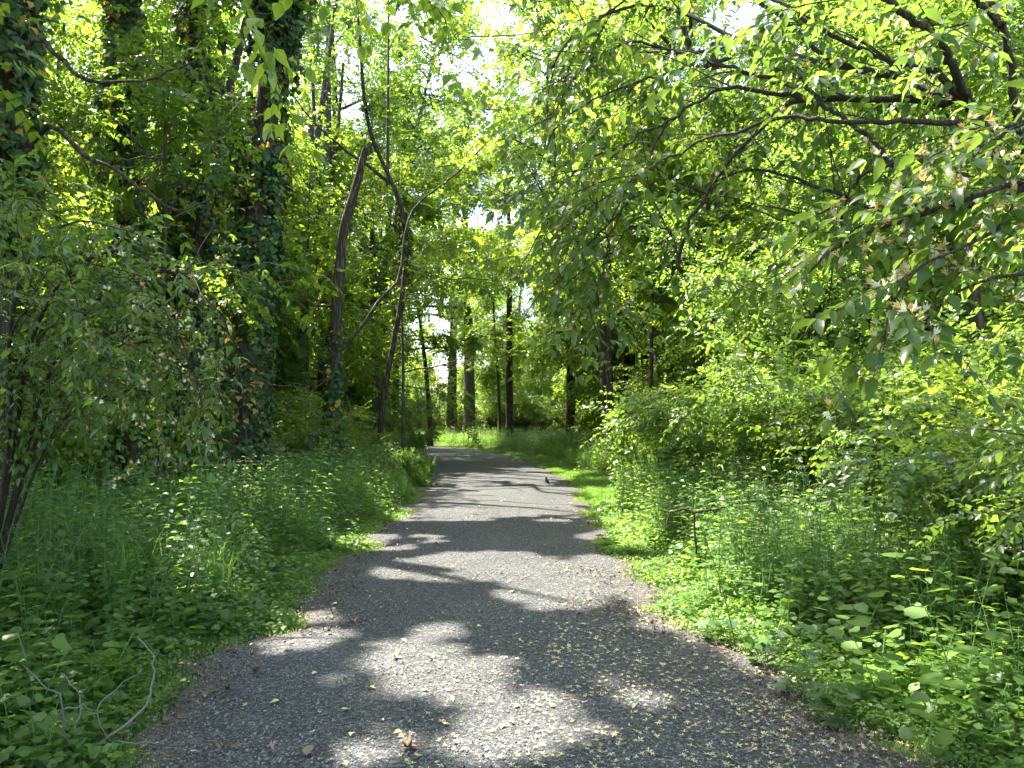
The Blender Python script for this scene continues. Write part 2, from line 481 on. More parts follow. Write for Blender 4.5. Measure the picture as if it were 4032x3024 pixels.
# forest floor
m, n, L = new_mat('forest_floor'); M['floor'] = m
out = n.new("ShaderNodeOutputMaterial"); tc = n.new("ShaderNodeTexCoord")
na = n.new("ShaderNodeTexNoise"); na.inputs["Scale"].default_value = 26; na.inputs["Detail"].default_value = 8; na.inputs["Roughness"].default_value = 0.75
nb = n.new("ShaderNodeTexNoise"); nb.inputs["Scale"].default_value = 1.1; nb.inputs["Detail"].default_value = 5
for t in (na, nb): L.new(tc.outputs["Object"], t.inputs["Vector"])
cr = n.new("ShaderNodeValToRGB"); e = cr.color_ramp.elements
e[0].position, e[0].color = 0.3, (0.028, 0.019, 0.012, 1)
e[1].position, e[1].color = 0.72, (0.17, 0.115, 0.070, 1)
k = e.new(0.52); k.color = (0.075, 0.052, 0.032, 1)
L.new(na.outputs[0], cr.inputs[0])
mr = n.new("ShaderNodeMapRange"); mr.inputs[1].default_value = 0.45; mr.inputs[2].default_value = 0.62; mr.inputs[4].default_value = 0.8
L.new(nb.outputs[0], mr.inputs[0])
gm = n.new("ShaderNodeMix"); gm.data_type = 'RGBA'; L.new(mr.outputs[0], gm.inputs[0]); L.new(cr.outputs[0], gm.inputs[6])
gm.inputs[7].default_value = (0.045, 0.075, 0.022, 1)
pb = n.new("ShaderNodeBsdfPrincipled"); pb.inputs["Roughness"].default_value = 0.95; pb.inputs["Specular IOR Level"].default_value = 0.15
L.new(gm.outputs[2], pb.inputs["Base Color"])
bu = n.new("ShaderNodeBump"); bu.inputs["Strength"].default_value = 1; bu.inputs["Distance"].default_value = 0.04
L.new(na.outputs[0], bu.inputs["Height"]); L.new(bu.outputs[0], pb.inputs["Normal"]); L.new(pb.outputs[0], out.inputs[0])

# ------------------------------------------------------------------ ground and path
def grid_mesh(xs, ys, zf, tf=None):
    X, Y = np.meshgrid(xs, ys)
    Z = zf(X, Y)
    n0, n1 = X.shape
    idx = np.arange(n0 * n1).reshape(n0, n1)
    q = np.stack([idx[:-1, :-1], idx[:-1, 1:], idx[1:, 1:], idx[1:, :-1]], -1).reshape(-1, 4)
    return np.stack([X, Y, Z], -1).reshape(-1, 3), q
g = Geo()
xs = np.concatenate([[-400, -150, -70, -45], np.arange(-30, 30.1, 0.6), [45, 70, 150, 400]])
ys = np.concatenate([[-300, -80, -30], np.arange(-12, 60.1, 0.6), [70, 90, 130, 200, 500]])
V, q = grid_mesh(xs, ys, lambda x, y: ground_z(x, y) - 0.03)
g.add(V, q)
o = g.build('ground', M['floor']); tag(o, kind='structure')
g = Geo()
ty = np.concatenate([np.arange(-8, 47.6, 0.15), np.arange(47.7, 52, 0.3)])
ss = np.linspace(0, 1, 25)
A, B = xl(ty), xr(ty)
A = np.where(ty > 47.5, -40, A)
X = A[:, None] * (1 - ss) + B[:, None] * ss
Z = 0.022 + 0.03 * (1 - (2 * ss - 1) ** 2)[None] + 0.012 * (vnoise(X, ty[:, None] + 0 * X, 0.5, 9) - 0.5)
Z[:, 0] -= 0.06; Z[:, -1] -= 0.06
V = np.stack([X, ty[:, None] + 0 * X, Z], -1).reshape(-1, 3)
idx = np.arange(X.size).reshape(X.shape)
q = np.stack([idx[:-1, :-1], idx[:-1, 1:], idx[1:, 1:], idx[1:, :-1]], -1).reshape(-1, 4)
de = np.minimum(X - A[:, None], B[:, None] - X)
g.add(V, q, np.clip(0.95 - de / 0.38, 0, 0.95).ravel())
o = g.build('path', M['gravel']); tag(o, kind='structure')
def path_z(x, y):
    A, B = xl(y), xr(y)
    s = np.clip((x - A) / (B - A), 0, 1)
    return np.where(on_path(x, y), 0.022 + 0.03 * (1 - (2 * s - 1) ** 2) + 0.006, ground_z(x, y) - 0.02)

# ------------------------------------------------------------------ leaf templates (length 1 along +Y, upper side +Z)
class Tm:
    def __init__(s, V, Fc, M_=None, T=None):
        s.V = np.asarray(V, float); s.F = np.asarray(Fc, int)
        s.M = np.zeros(len(s.F), int) if M_ is None else np.asarray(M_, int)
        s.T = np.zeros(len(s.V)) if T is None else np.asarray(T, float)

def diamond(w=0.27, fold=0.07, tip=-0.10):
    return Tm([(0, 0, 0), (-w, .42, fold), (0, 1, tip), (w, .42, fold)], [(0, 3, 2), (0, 2, 1)])
def leaf8(w=0.25, fold=0.05, tip=-0.16):
    V = [(0, 0, 0), (0, .28, -.01), (0, .62, -.03), (0, 1, tip), (-w, .28, fold), (-w * .80, .60, fold * .7), (w, .28, fold), (w * .80, .60, fold * .7)]
    Fc = [(0, 1, 4), (1, 2, 5), (1, 5, 4), (2, 3, 5), (0, 6, 1), (1, 6, 7), (1, 7, 2), (2, 7, 3)]
    return Tm(V, Fc)
def fan(outline, c=(0, .45, -.02)):
    V = [c] + [(x, y, z) for x, y, z in outline]
    k = len(outline)
    return Tm(V, [(0, 1 + i, 1 + (i + 1) % k) for i in range(k)])
IVY = fan([(0, 0, 0), (.34, -.08, .02), (.52, .32, .03), (.28, .50, .02), (0, 1, -.10), (-.28, .50, .02), (-.52, .32, .03), (-.34, -.08, .02)], (0, .35, .05))
def toothed(k=13, wob_=0.10, w=0.46):
    pts = []
    for i in range(k):
        a = -pi / 2 + 2 * pi * (i / k)
        r = 1 + (wob_ if i % 2 else -wob_)
        x = w * math.cos(a) * r * (1.12 if math.sin(a) < 0 else 0.95)
        y = 0.48 + 0.50 * math.sin(a) * r
        if i == 0: x, y = 0, 0.06
        if abs(a - pi / 2) < 0.26: y = 1.02
        pts.append((x, y, 0.05 * abs(x) / w - 0.08 * max(0, y - .5)))
    return fan(pts, (0, .45, -.01))
HEART = toothed()
LOBED = fan([(0, 0, 0), (.22, .12, .02), (.62, .05, .0), (.40, .36, .02), (.70, .62, -.03), (.28, .62, .02), (0, 1.05, -.12), (-.28, .62, .02),
             (-.70, .62, -.03), (-.40, .36, .02), (-.62, .05, 0), (-.22, .12, .02)], (0, .38, 0))
D1, D2, L8, L8W = diamond(0.31), diamond(0.36, 0.05, -0.06), leaf8(0.22), leaf8(0.31, 0.04, -0.12)

def place(g, T, P, R, S, tint=0.5, matoff=0, jitter=0.0):
    P = np.asarray(P, float); n = len(P)
    if n == 0: return
    S = np.broadcast_to(np.asarray(S, float), (n,))
    V = np.einsum('nij,mj->nmi', R, T.V) * S[:, None, None] + P[:, None]
    k = len(T.V)
    Fc = (T.F[None] + (np.arange(n) * k)[:, None, None]).reshape(-1, T.F.shape[1])
    tint = np.broadcast_to(np.asarray(tint, float), (n,))
    g.add(V.reshape(-1, 3), Fc, (tint[:, None] + T.T[None]).ravel(), np.tile(T.M, n) + matoff)

def to_template(g):
    """a Geo of triangles -> template"""
    V = np.concatenate(g.V); Fs, Ms = [], []
    for f, m_ in zip(g.F, g.M):
        if f.shape[1] == 4:
            Fs += [f[:, [0, 1, 2]], f[:, [0, 2, 3]]]; Ms += [m_, m_]
        else:
            Fs.append(f); Ms.append(m_)
    return Tm(V, np.concatenate(Fs), np.concatenate(Ms), np.concatenate(g.T))

def flower_geo(g, P, R, s, mat=1):
    """honeysuckle blossom: a split tube of narrow petals"""
    pet = Tm([(0, 0, 0), (-.11, .6, .05), (.03, 1, -.12), (.10, .55, .05)], [(0, 3, 2), (0, 2, 1)])
    for a, t, sc_ in ((0, .9, 1), (.5, .75, .9), (-.5, .75, .9), (2.6, .5, .8), (1.3, .35, .7)):
        d = np.array([math.sin(a) * t, 0.45 + 0.6 * math.cos(a) * t, 0.75])
        Rl = frames(np.array([d]), (0, 0, 1))
        place(g, pet, P, R @ Rl, s * sc_, 0, mat)

def spray_tm(kind, nn, L, leaf, size, droop=0.25, flowers=0.0, splay=0.85, seed=0, twig=True, wide=False):
    """a leafy twig: paired leaves along +Y, hanging a little. mats: 0 leaf, 1 twig, 2 petal, 3 old petal"""
    r = np.random.default_rng(seed)
    g = Geo()
    t = np.linspace(0, 1, nn + 1)
    C = np.stack([0.06 * L * np.sin(t * 3 + seed), t * L, -droop * L * t ** 2], -1)
    if twig:
        a = np.array([(1, 0, 0), (-.5, .87, 0), (-.5, -.87, 0)])
        a = a[:, [0, 2, 1]] * 0.0022
        for i in range(0, nn, 2):
            j = min(i + 2, nn)
            V = np.vstack([C[i] + a * (1 - .5 * t[i]), C[j] + a * (1 - .5 * t[j])])
            g.add(V, [(0, 1, 4), (0, 4, 3), (1, 2, 5), (1, 5, 4), (2, 0, 3), (2, 3, 5)], 0, 1)
    for i in range(nn + 1):
        if i == 0: continue
        ends = [1, -1] if i < nn else [1, -1, 0]
        for sgn in ends:
            fwd = 0.45 + 0.25 * r.random()
            d = np.array([sgn * splay, fwd if sgn else 1.0, -droop - 0.35 * r.random() + 0.1])
            d += r.normal(size=3) * 0.18
            up = nrm(np.array([0, 0.25, 1.0]) + r.normal(size=3) * 0.35)
            R = frames(np.array([d]), up)
            s_ = size * (0.65 + 0.5 * r.random()) * (1 - 0.35 * abs(t[i] - .5))
            place(g, leaf, [C[i]], R, s_, r.normal() * 0.12, 0)
        if r.random() < flowers:
            for q_ in range(2):
                Rf = frames(np.array([nrm(np.array([r.normal() * .8, r.normal() * .5, 0.9]))]), nrm(r.normal(size=3)))
                flower_geo(g, [C[i] + np.array([0, 0, .004])], Rf, 0.020 + .006 * r.random(), 2 if r.random() < .65 else 3)
    return to_template(g)

SP_TREE = [spray_tm('t', 5, 0.42, D2, 0.125, 0.22, seed=i, twig=False) for i in range(4)]
SP_FINE = [spray_tm('f', 6, 0.42, D1, 0.105, 0.22, seed=10 + i, twig=False) for i in range(4)]
SP_HON = [spray_tm('h', 6, 0.34, D1, 0.078, 0.22, 0.10, seed=20 + i, twig=False) for i in range(4)]
SP_HON8 = [spray_tm('H', 7, 0.36, L8, 0.074, 0.45, 0.30, seed=30 + i) for i in range(5)]
SP_BIG = [spray_tm('b', 4, 0.34, L8W, 0.115, 0.35, seed=40 + i) for i in range(3)]

def scatter_sprays(g, SP, P, D, S, tint, up=(0, 0, 1), upj=0.35):
    n = len(P)
    if n == 0: return
    k = rng.integers(0, len(SP), n)
    U = nrm(np.array(up) + rng.normal(size=(n, 3)) * upj)
    R = frames(D, U)
    for i in range(len(SP)):
        s_ = k == i
        place(g, SP[i], P[s_], R[s_], S[s_], tint[s_])

# ------------------------------------------------------------------ woody plants
def branch_line(p, d, L, n, grav=0.0, jit=0.15, up=0.0):
    P = [np.array(p, float)]
    d = nrm(d)
    st = L / (n - 1)
    for i in range(n - 1):
        d = nrm(d + rng.normal(size=3) * jit + np.array([0, 0, -grav + up]) * st)
        P.append(P[-1] + d * st)
    return np.array(P)

def tree_geo(H, r0, crown_lo, crown_r, n_limb, sprays, SP, size=1.0, lean=(0, 0), sides=9, tint0=0.45, clump=True, twosub=True, cull=None, origin=None, droopy=0.25, trunkjit=0.02, limb_r=0.32, extra_dirs=None):
    """returns wood Geo, leaf Geo; local coordinates, base at 0"""
    wd, lf = Geo(), Geo()
    n = 14
    z = np.linspace(0, 1, n)
    ph = rng.random(2) * 6
    T = np.stack([lean[0] * z ** 1.5 + trunkjit * H * np.sin(z * 5 + ph[0]) * z, lean[1] * z ** 1.5 + trunkjit * H * np.sin(z * 4 + ph[1]) * z, z * H], -1)
    R = r0 * (1 - 0.80 * z) ** 0.9 + r0 * 0.35 * np.exp(-z * H / 0.35)
    T[0, 2] = -0.15
    tube(wd, T, R, sides, rough=0.05)
    TP, TD, TW = [], [], []
    for i in range(n_limb):
        zz = crown_lo / H + (1 - crown_lo / H) * ((i + rng.random() * .8) / n_limb) ** 0.9 * 0.97
        p = np.array([np.interp(zz, z, T[:, k]) for k in range(3)])
        rr = np.interp(zz, z, R)
        rel_ = (zz * H - crown_lo) / max(H - crown_lo, .1)
        L = crown_r * (1.05 - 0.65 * rel_ ** 1.6) * (0.75 + 0.45 * rng.random())
        a = i * 2.4 + rng.random() * 0.9
        el = 0.25 + 0.7 * rel_ + 0.15 * rng.normal()
        d = np.array([math.cos(a) * math.cos(el), math.sin(a) * math.cos(el), math.sin(el)])
        Lm = branch_line(p, d, L, 8, grav=0.05, jit=0.11)
        rb = min(rr * 0.65, r0 * limb_r * (1 - .5 * rel_) + .012)
        tube(wd, Lm, np.linspace(rb, rb * 0.25, 8), 5, cap=False)
        for j in range(5 if twosub else 3):
            t = 0.3 + 0.7 * (j + rng.random()) / 5
            k0 = min(int(t * 7), 6)
            q = Lm[k0] + (Lm[k0 + 1] - Lm[k0]) * (t * 7 - k0 if k0 < 6 else .9)
            dd = nrm(Lm[k0 + 1] - Lm[k0] + rng.normal(size=3) * 0.75)
            Ls = L * (0.30 + 0.22 * rng.random())
            Sb = branch_line(q, dd, Ls, 5, grav=0.12, jit=0.16)
            tube(wd, Sb, np.linspace(rb * .35, .006, 5), 3, cap=False)
            TP.append(Sb); TW.append(Ls)
        TP.append(Lm[3:]); TW.append(L * .5)
    TW = np.array(TW); TW /= TW.sum()
    cnt = rng.multinomial(sprays, TW)
    PP, DD = [], []
    for Sb, c in zip(TP, cnt):
        if c == 0: continue
        t = rng.random(c) ** 0.75 * (len(Sb) - 1.001)
        i = t.astype(int)
        p = Sb[i] + (Sb[i + 1] - Sb[i]) * (t - i)[:, None]
        ax = nrm(Sb[-1] - Sb[0])
        d = nrm(ax * 0.5 + rng.normal(size=(c, 3)) * np.array([.8, .8, .45]) + np.array([0, 0, -droopy]))
        off = rng.normal(size=(c, 3)) * (0.16 + 0.05 * crown_r)
        PP.append(p + off * np.array([1, 1, .6])); DD.append(d)
    PP, DD = np.concatenate(PP), np.concatenate(DD)
    tn = tint0 + 0.22 * (vnoise(PP[:, 0] + PP[:, 2], PP[:, 1] - PP[:, 2], 1.3, 6) - .5) * 2 * .6 + rng.normal(size=len(PP)) * 0.09
    keep = PP[:, 2] > 0.4
    if cull is not None:
        keep &= ~cull(PP + np.array(origin))
    scatter_sprays(lf, SP, PP[keep], DD[keep], size * (0.75 + 0.5 * rng.random(keep.sum())), tn[keep])
    return wd, lf

def shrub_geo(H, spread, stems, SP, per=7, size=1.0, tint0=0.4, bias=(0, 0), stem_r=0.018, sub=6):
    wd, lf = Geo(), Geo()
    PP, DD = [], []
    for i in range(stems):
        a = i * 2.4 + rng.random()
        d = np.array([math.cos(a) * .45 + bias[0], math.sin(a) * .45 + bias[1], 1.0])
        L = H * (0.9 + .45 * rng.random())
        P = branch_line(np.array([math.cos(a), math.sin(a), 0]) * .12 * rng.random(), d, L, 11, grav=0.0, jit=0.06)
        t = np.linspace(0, 1, 11)
        out_ = nrm(np.array([math.cos(a) + bias[0], math.sin(a) + bias[1], 0]))
        P = P + out_ * (spread * t ** 2.2 * (0.6 + .6 * rng.random()))[:, None] + np.array([0, 0, -1]) * (0.30 * L * t ** 3)[:, None]
        r = stem_r * (.7 + .6 * rng.random())
        tube(wd, P, np.linspace(r, .004, 11), 5, cap=False)
        for j in range(sub):
            k = rng.integers(3, 10)
            dd = nrm((P[k + 1 if k < 10 else k] - P[k - 1]) * 1.2 + rng.normal(size=3) * np.array([.9, .9, .4]) * .25)
            B_ = branch_line(P[k], dd + rng.normal(size=3) * .5, L * (.22 + .18 * rng.random()), 6, grav=.35, jit=.12)
            tube(wd, B_, np.linspace(r * .4, .002, 6), 3, cap=False)
            t_ = rng.random(per) * 4.99
            ii = t_.astype(int)
            PP.append(B_[ii] + (B_[ii + 1] - B_[ii]) * (t_ - ii)[:, None])
            DD.append(nrm(nrm(B_[-1] - B_[0]) * .7 + rng.normal(size=(per, 3)) * .6 + np.array([0, 0, -.15])))
        c = per
        t_ = (.35 + .65 * rng.random(c)) * 9.99
        ii = t_.astype(int)
        PP.append(P[ii] + (P[ii + 1] - P[ii]) * (t_ - ii)[:, None])
        DD.append(nrm(out_ * .6 + rng.normal(size=(c, 3)) * .6))
    PP, DD = np.concatenate(PP), np.concatenate(DD)
    tn = tint0 + .25 * (vnoise(PP[:, 0] + PP[:, 2], PP[:, 1], .6, 7) - .5) + rng.normal(size=len(PP)) * .08
    scatter_sprays(lf, SP, PP, DD, size * (.75 + .5 * rng.random(len(PP))), tn)
    return wd, lf

HM = [M['honey'], M['twig'], M['petal'], M['petal_old']]

def visible(P, m=60):
    """inside the photograph's frame?"""
    P = np.asarray(P, float)
    cp, sp = math.cos(PITCH), math.sin(PITCH)
    y, z = P[:, 1], P[:, 2] - EYE
    fwd, upv = y * cp + z * sp, -y * sp + z * cp
    fwd_ = np.maximum(fwd, .01)
    u, v = 2016 + F * P[:, 0] / fwd_, 1512 - F * upv / fwd_
    return (fwd > .2) & (u > -m) & (u < 4032 + m) & (v > -m) & (v < 3024 + m)

# one leaf mesh each for the leaves that can be picked apart singly
def leaf_meshes(name, T, mat, k=5, tints=(0.25, 0.75)):
    r = []
    for i in range(k):
        g = Geo(); g.add(T.V, T.F, tints[0] + (tints[1] - tints[0]) * i / max(k - 1, 1), 0)
        r.append(g.mesh(name, [mat]))
    return r
def emit_single(parent, name, meshes, P, R, S):
    for i in range(len(P)):
        o = bpy.data.objects.new(name, meshes[i % len(meshes)])
        COL.objects.link(o)
        o.parent = parent
        m4 = Matrix.Identity(4)
        Q = R[i] * S[i]
        for a in range(3):
            for b in range(3):
                m4[a][b] = Q[a][b]
            m4[a][3] = P[i][a] - parent.location[a]
        o.matrix_local = m4

def spray_leaves(P, D, n_pairs, L, size, droop=0.45, bend=0.22):
    """explicit leaf placements of many hanging twigs: returns leaf P, R, S, and twig lines"""
    LP, LD, LU, LS, TW = [], [], [], [], []
    n = len(P)
    U = nrm(np.array([0, 0, 1.0]) + rng.normal(size=(n, 3)) * .3)
    R = frames(D, U)
    for i in range(n):
        l = L * (.7 + .6 * rng.random())
        k = max(2, int(n_pairs * l / L))
        t = np.linspace(0, 1, k + 1)
        C = P[i] + R[i][:, 1] * (t * l)[:, None] + np.array([0, 0, -1]) * (bend * l * t ** 2)[:, None]
        TW.append(C)
        for j in range(1, k + 1):
            for sg in ((1, -1) if j < k else (1, -1, 0)):
                d = R[i][:, 0] * sg * .8 + R[i][:, 1] * (.5 if sg else 1) + np.array([0, 0, -droop - .45 * rng.random()]) + rng.normal(size=3) * .18
                LP.append(C[j]); LD.append(d)
                LU.append(np.array([0, 0, 1.0]) + R[i][:, 0] * sg * .15 + rng.normal(size=3) * .35)
                LS.append(size * (.42 + .78 * rng.random()))
    LP, LD, LS = np.array(LP), np.array(LD), np.array(LS)
    return LP, frames(LD, nrm(np.array(LU))), LS, TW

def leafy(root, P, R, S, T, mats, mat_single, n_single, name='leaf', mass='foliage', tint=None, single_tints=(.25, .75)):
    """nearest leaves in the frame as parts of their own, the rest as one mass"""
    ok = ~(lit_e(P, .05) & (P[:, 2] > 1.0))
    P, R, S = P[ok], R[ok], S[ok]
    if tint is not None: tint = tint[ok]
    dist = np.linalg.norm(P - np.array([0, 0, EYE]), axis=1)
    vis = visible(P, 0)
    order = np.argsort(np.where(vis, dist / S, 1e6))
    one = order[:n_single]
    one = one[vis[one]]
    rest = np.setdiff1d(np.arange(len(P)), one)
    emit_single(root, name, leaf_meshes(name, T, mat_single, 5, single_tints), P[one], R[one], S[one])
    g = Geo()
    tint = .45 + rng.normal(size=len(P)) * .14 if tint is None else tint
    place(g, T, rel(root, P[rest]), R[rest], S[rest], tint[rest])
    o = g.build(mass, mats, root); o["kind"] = "stuff"
    return o

# blossom meshes for single blossoms
def blossom_mesh(mat, nm):
    g = Geo(); flower_geo(g, [np.zeros(3)], np.eye(3)[None], 1.0, 0)
    return g.mesh(nm, [mat])
BL_NEW, BL_OLD = blossom_mesh(M['petal'], 'blossom'), blossom_mesh(M['petal_old'], 'blossom')

def grow_twigs(lines, per_m, L, spread=.75, down=.12, bias=(0, 0, 0)):
    """side twigs along polylines (start, direction)"""
    P, D = [], []
    for C, lo in lines:
        seg = np.linalg.norm(np.diff(C, axis=0), axis=1)
        tot = seg.sum(); n = max(1, int(tot * per_m))
        t = lo + (1 - lo) * rng.random(n)
        cum = np.concatenate([[0], np.cumsum(seg)]) / tot
        i = np.clip(np.searchsorted(cum, t) - 1, 0, len(C) - 2)
        f = ((t - cum[i]) / np.maximum(cum[i + 1] - cum[i], 1e-6))[:, None]
        P.append(C[i] + (C[i + 1] - C[i]) * f)
        D.append(nrm(nrm(C[i + 1] - C[i]) * .7 + rng.normal(size=(n, 3)) * spread + np.array([0, 0, -down]) + np.array(bias)))
    return np.concatenate(P), np.concatenate(D)

# ---- right foreground: big arching honeysuckle, branches read from the photograph and given depths
def z3(x, y, d): return at(2000 + x * .9186, y * .9186, d)
root = thing('honeysuckle_shrub', 'large honeysuckle with dark arching branches overhanging the path from the right edge', 'shrub', (2.75, 3.7, 0))
b0 = np.array([2.75, 3.7, 0])
hub = z3(2030, 500, 3.35)
hub2 = z3(2330, 880, 3.0)
def low(p): return [b0 + np.array([.0, .0, -.05]), b0 + (p - b0) * .35 + np.array([.12, 0, .1]), b0 + (p - b0) * .7 + np.array([.12, 0, .12])]
BR = [
    (low(hub) + [hub, z3(1850, 440, 3.4), z3(1700, 420, 3.45), z3(1500, 430, 3.5), z3(1270, 430, 3.55), z3(1150, 480, 3.6), z3(1050, 590, 3.6), z3(900, 740, 3.65), z3(820, 880, 3.65), z3(745, 1030, 3.7), z3(735, 1150, 3.7)], .027, .006),
    (low(hub) + [z3(2010, 480, 3.3), z3(1800, 390, 3.5), z3(1600, 310, 3.6), z3(1400, 280, 3.8), z3(1250, 240, 3.9), z3(1000, 180, 4.1), z3(800, 80, 4.3), z3(600, 20, 4.5), z3(400, 60, 4.6), z3(250, 180, 4.7), z3(150, 360, 4.7)], .030, .005),
    ([z3(2000, 470, 3.35), z3(1850, 330, 3.3), z3(1700, 270, 3.3), z3(1550, 230, 3.35), z3(1350, 130, 3.4), z3(1150, 0, 3.5), z3(950, -80, 3.7)], .017, .005),
    ([z3(2000, 480, 3.35), z3(1900, 270, 3.1), z3(1800, 130, 3.0), z3(1620, 0, 3.0), z3(1400, -120, 3.1)], .019, .008),
    (low(hub2) + [hub2, z3(2212, 862, 3.0), z3(1980, 872, 3.1), z3(1760, 915, 3.2), z3(1640, 920, 3.3), z3(1500, 870, 3.4), z3(1300, 790, 3.5), z3(1150, 740, 3.6), z3(1000, 730, 3.6), z3(850, 790, 3.7)], .024, .004),
    ([z3(1755, 915, 3.2), z3(1650, 700, 3.25), z3(1500, 560, 3.3), z3(1350, 450, 3.4), z3(1250, 330, 3.5)], .013, .006),
    ([z3(1270, 430, 3.55), z3(1000, 370, 3.6), z3(850, 410, 3.7), z3(680, 520, 3.8), z3(500, 620, 3.9), z3(380, 760, 3.9), z3(300, 920, 3.9)], .011, .003),
    ([z3(1270, 430, 3.55), z3(1200, 370, 3.6), z3(950, 290, 3.8), z3(800, 290, 3.9), z3(600, 340, 4.0), z3(380, 420, 4.1), z3(200, 560, 4.2), z3(110, 760, 4.2)], .011, .003),
    ([z3(1950, 525, 3.3), z3(1700, 520, 3.2), z3(1400, 525, 3.2), z3(1200, 500, 3.3), z3(980, 560, 3.4), z3(760, 640, 3.5), z3(560, 760, 3.5), z3(430, 950, 3.5)], .012, .003),
    ([z3(2150, 560, 2.9), z3(2000, 640, 2.9), z3(1800, 690, 3.1), z3(1550, 730, 3.3), z3(1450, 830, 3.4), z3(1250, 950, 3.5), z3(1050, 900, 3.6)], .010, .003),
    ([z3(1400, 280, 3.8), z3(1150, 60, 3.9), z3(950, -60, 4.0), z3(700, -80, 4.1), z3(500, 0, 4.2), z3(330, 130, 4.3)], .012, .004),
    ([z3(1000, 180, 4.1), z3(760, 230, 4.2), z3(560, 180, 4.3), z3(380, 240, 4.4), z3(230, 420, 4.4), z3(150, 650, 4.5)], .010, .003),
    ([z3(680, 520, 3.8), z3(560, 760, 3.8), z3(450, 980, 3.8), z3(400, 1180, 3.8), z3(330, 1330, 3.8)], .007, .002),
    ([z3(500, 620, 3.9), z3(330, 700, 4.0), z3(190, 860, 4.0), z3(160, 1010, 4.0)], .006, .002),
    (low(hub) + [z3(2150, 300, 3.2), z3(2080, 60, 3.1), z3(1990, -150, 3.1)], .020, .010),
    ([z3(2120, 120, 3.1), z3(2000, -10, 2.9), z3(1900, -120, 2.8)], .010, .005),
    ([z3(735, 1150, 3.7), z3(700, 1010, 3.7), z3(560, 930, 3.8), z3(450, 1080, 3.8), z3(380, 1250, 3.8)], .006, .002),
]
lines = []
for P_, ra, rb in BR:
    C = smooth_line(P_, 34)
    C = C + rng.normal(size=C.shape) * .006
    g = Geo(); tube(g, rel(root, C), np.linspace(ra ** .5 * 1.05, rb ** .5 * 1.1, len(C)) ** 2, 8, rough=.06)
    g.build('branch', M['bark_shrub'], root)
    lines.append((C, .5 if len(P_) > 9 else .15))
# secondary branches
TWS = []
P2, D2_ = grow_twigs(lines, 5.2, .6, spread=.55, down=-.10, bias=(-.15, .55, .15))
u_ = 2016 + F * P2[:, 0] / P2[:, 1]
k_ = (u_ < 2750) | (rng.random(len(u_)) < .5)
P2, D2_ = P2[k_], D2_[k_]
g = Geo()
L2 = []
for p, d in zip(P2, D2_):
    C = branch_line(p, d, .35 + .45 * rng.random(), 8, grav=.30, jit=.09)
    tube(g, rel(root, C), np.linspace(.0045, .0015, 8), 4, cap=False)
    L2.append((C, .1))
P3, D3 = grow_twigs(L2, 8.5, .3, down=.06, bias=(0, .15, 0))
P4, D4 = grow_twigs([(c, .45) for c, _ in lines], 4.0, .3, down=.05, bias=(0, .5, .1))
P3, D3 = np.concatenate([P3, P4]), np.concatenate([D3, D4])
LP, LR, LS, TW = spray_leaves(P3, D3, 5, .28, .078, .42)
for C in TW:
    tube(g, rel(root, C[::2] if len(C) > 4 else C), .0014, 3, cap=False)
o = g.build('twig', M['twig'], root); o["kind"] = "stuff"
leafy(root, LP, LR, LS, L8, HM, M['honey'], 300, tint=.40 + rng.normal(size=len(LP)) * .13)
# blossoms
sel = rng.choice(len(LP), 900, replace=False)
fr = frames(nrm(rng.normal(size=(900, 3)) * .5 + np.array([0, 0, .5])), (0, 1, 0.1))
g = Geo()
for mi in (0, 1):
    s_ = rng.random(900) < (.6 if mi == 0 else .4)
    flower_geo(g, rel(root, LP[sel][s_]), fr[s_], .032, mi)
o = g.build('blossoms', [M['petal'], M['petal_old']], root); o["kind"] = "stuff"

# ---- right edge, nearest: flowering honeysuckle spray
root = thing('flowering_honeysuckle', 'pale leaved honeysuckle sprays crowded with cream blossoms, closest to the right edge', 'shrub', (2.55, 2.5, 0))
b0 = np.array([2.55, 2.5, 0])
BR = [
    ([b0, b0 + [.05, -.05, .8], z3(2500, 800, 2.5), z3(2350, 520, 2.45), z3(2150, 540, 2.45), z3(1950, 600, 2.45), z3(1800, 680, 2.45)], .013, .003),
    ([b0 + [.05, -.05, .8], z3(2450, 820, 2.45), z3(2212, 780, 2.4), z3(1980, 850, 2.35), z3(1750, 930, 2.4), z3(1560, 990, 2.4), z3(1380, 1080, 2.45), z3(1290, 1170, 2.5)], .012, .003),
    ([z3(2212, 780, 2.4), z3(2120, 960, 2.35), z3(1950, 1060, 2.3), z3(1760, 1150, 2.3), z3(1640, 1330, 2.3), z3(1610, 1500, 2.3)], .007, .002),
    ([b0 + [0, 0, .2], z3(2500, 1250, 2.5), z3(2200, 1180, 2.45), z3(1950, 1240, 2.4), z3(1760, 1400, 2.4)], .009, .003),
    ([z3(2350, 560, 2.45), z3(2250, 520, 2.4), z3(2080, 600, 2.4), z3(1950, 720, 2.4)], .006, .002),
]
lines = []
for P_, ra, rb in BR:
    C = smooth_line(P_, 22)
    g = Geo(); tube(g, rel(root, C), np.linspace(ra, rb, len(C)), 7)
    g.build('branch', M['bark_shrub'], root)
    lines.append((C, .42))
P3, D3 = grow_twigs(lines, 13, .3, spread=.5, down=.0, bias=(-.35, 0, 0))
LP, LR, LS, TW = spray_leaves(P3, D3, 5, .26, .078, .4)
g = Geo()
for C in TW: tube(g, rel(root, C), .0013, 3, cap=False)
o = g.build('twig', M['twig'], root); o["kind"] = "stuff"
leafy(root, LP, LR, LS, L8, HM, M['honey'], 260, tint=.5 + rng.normal(size=len(LP)) * .12)
k = np.where(visible(LP, 0))[0]
sel = np.repeat(rng.choice(k, min(72, len(k)), replace=False), 4)
FP = LP[sel] + rng.normal(size=(len(sel), 3)) * .013 + np.array([0, 0, .01])
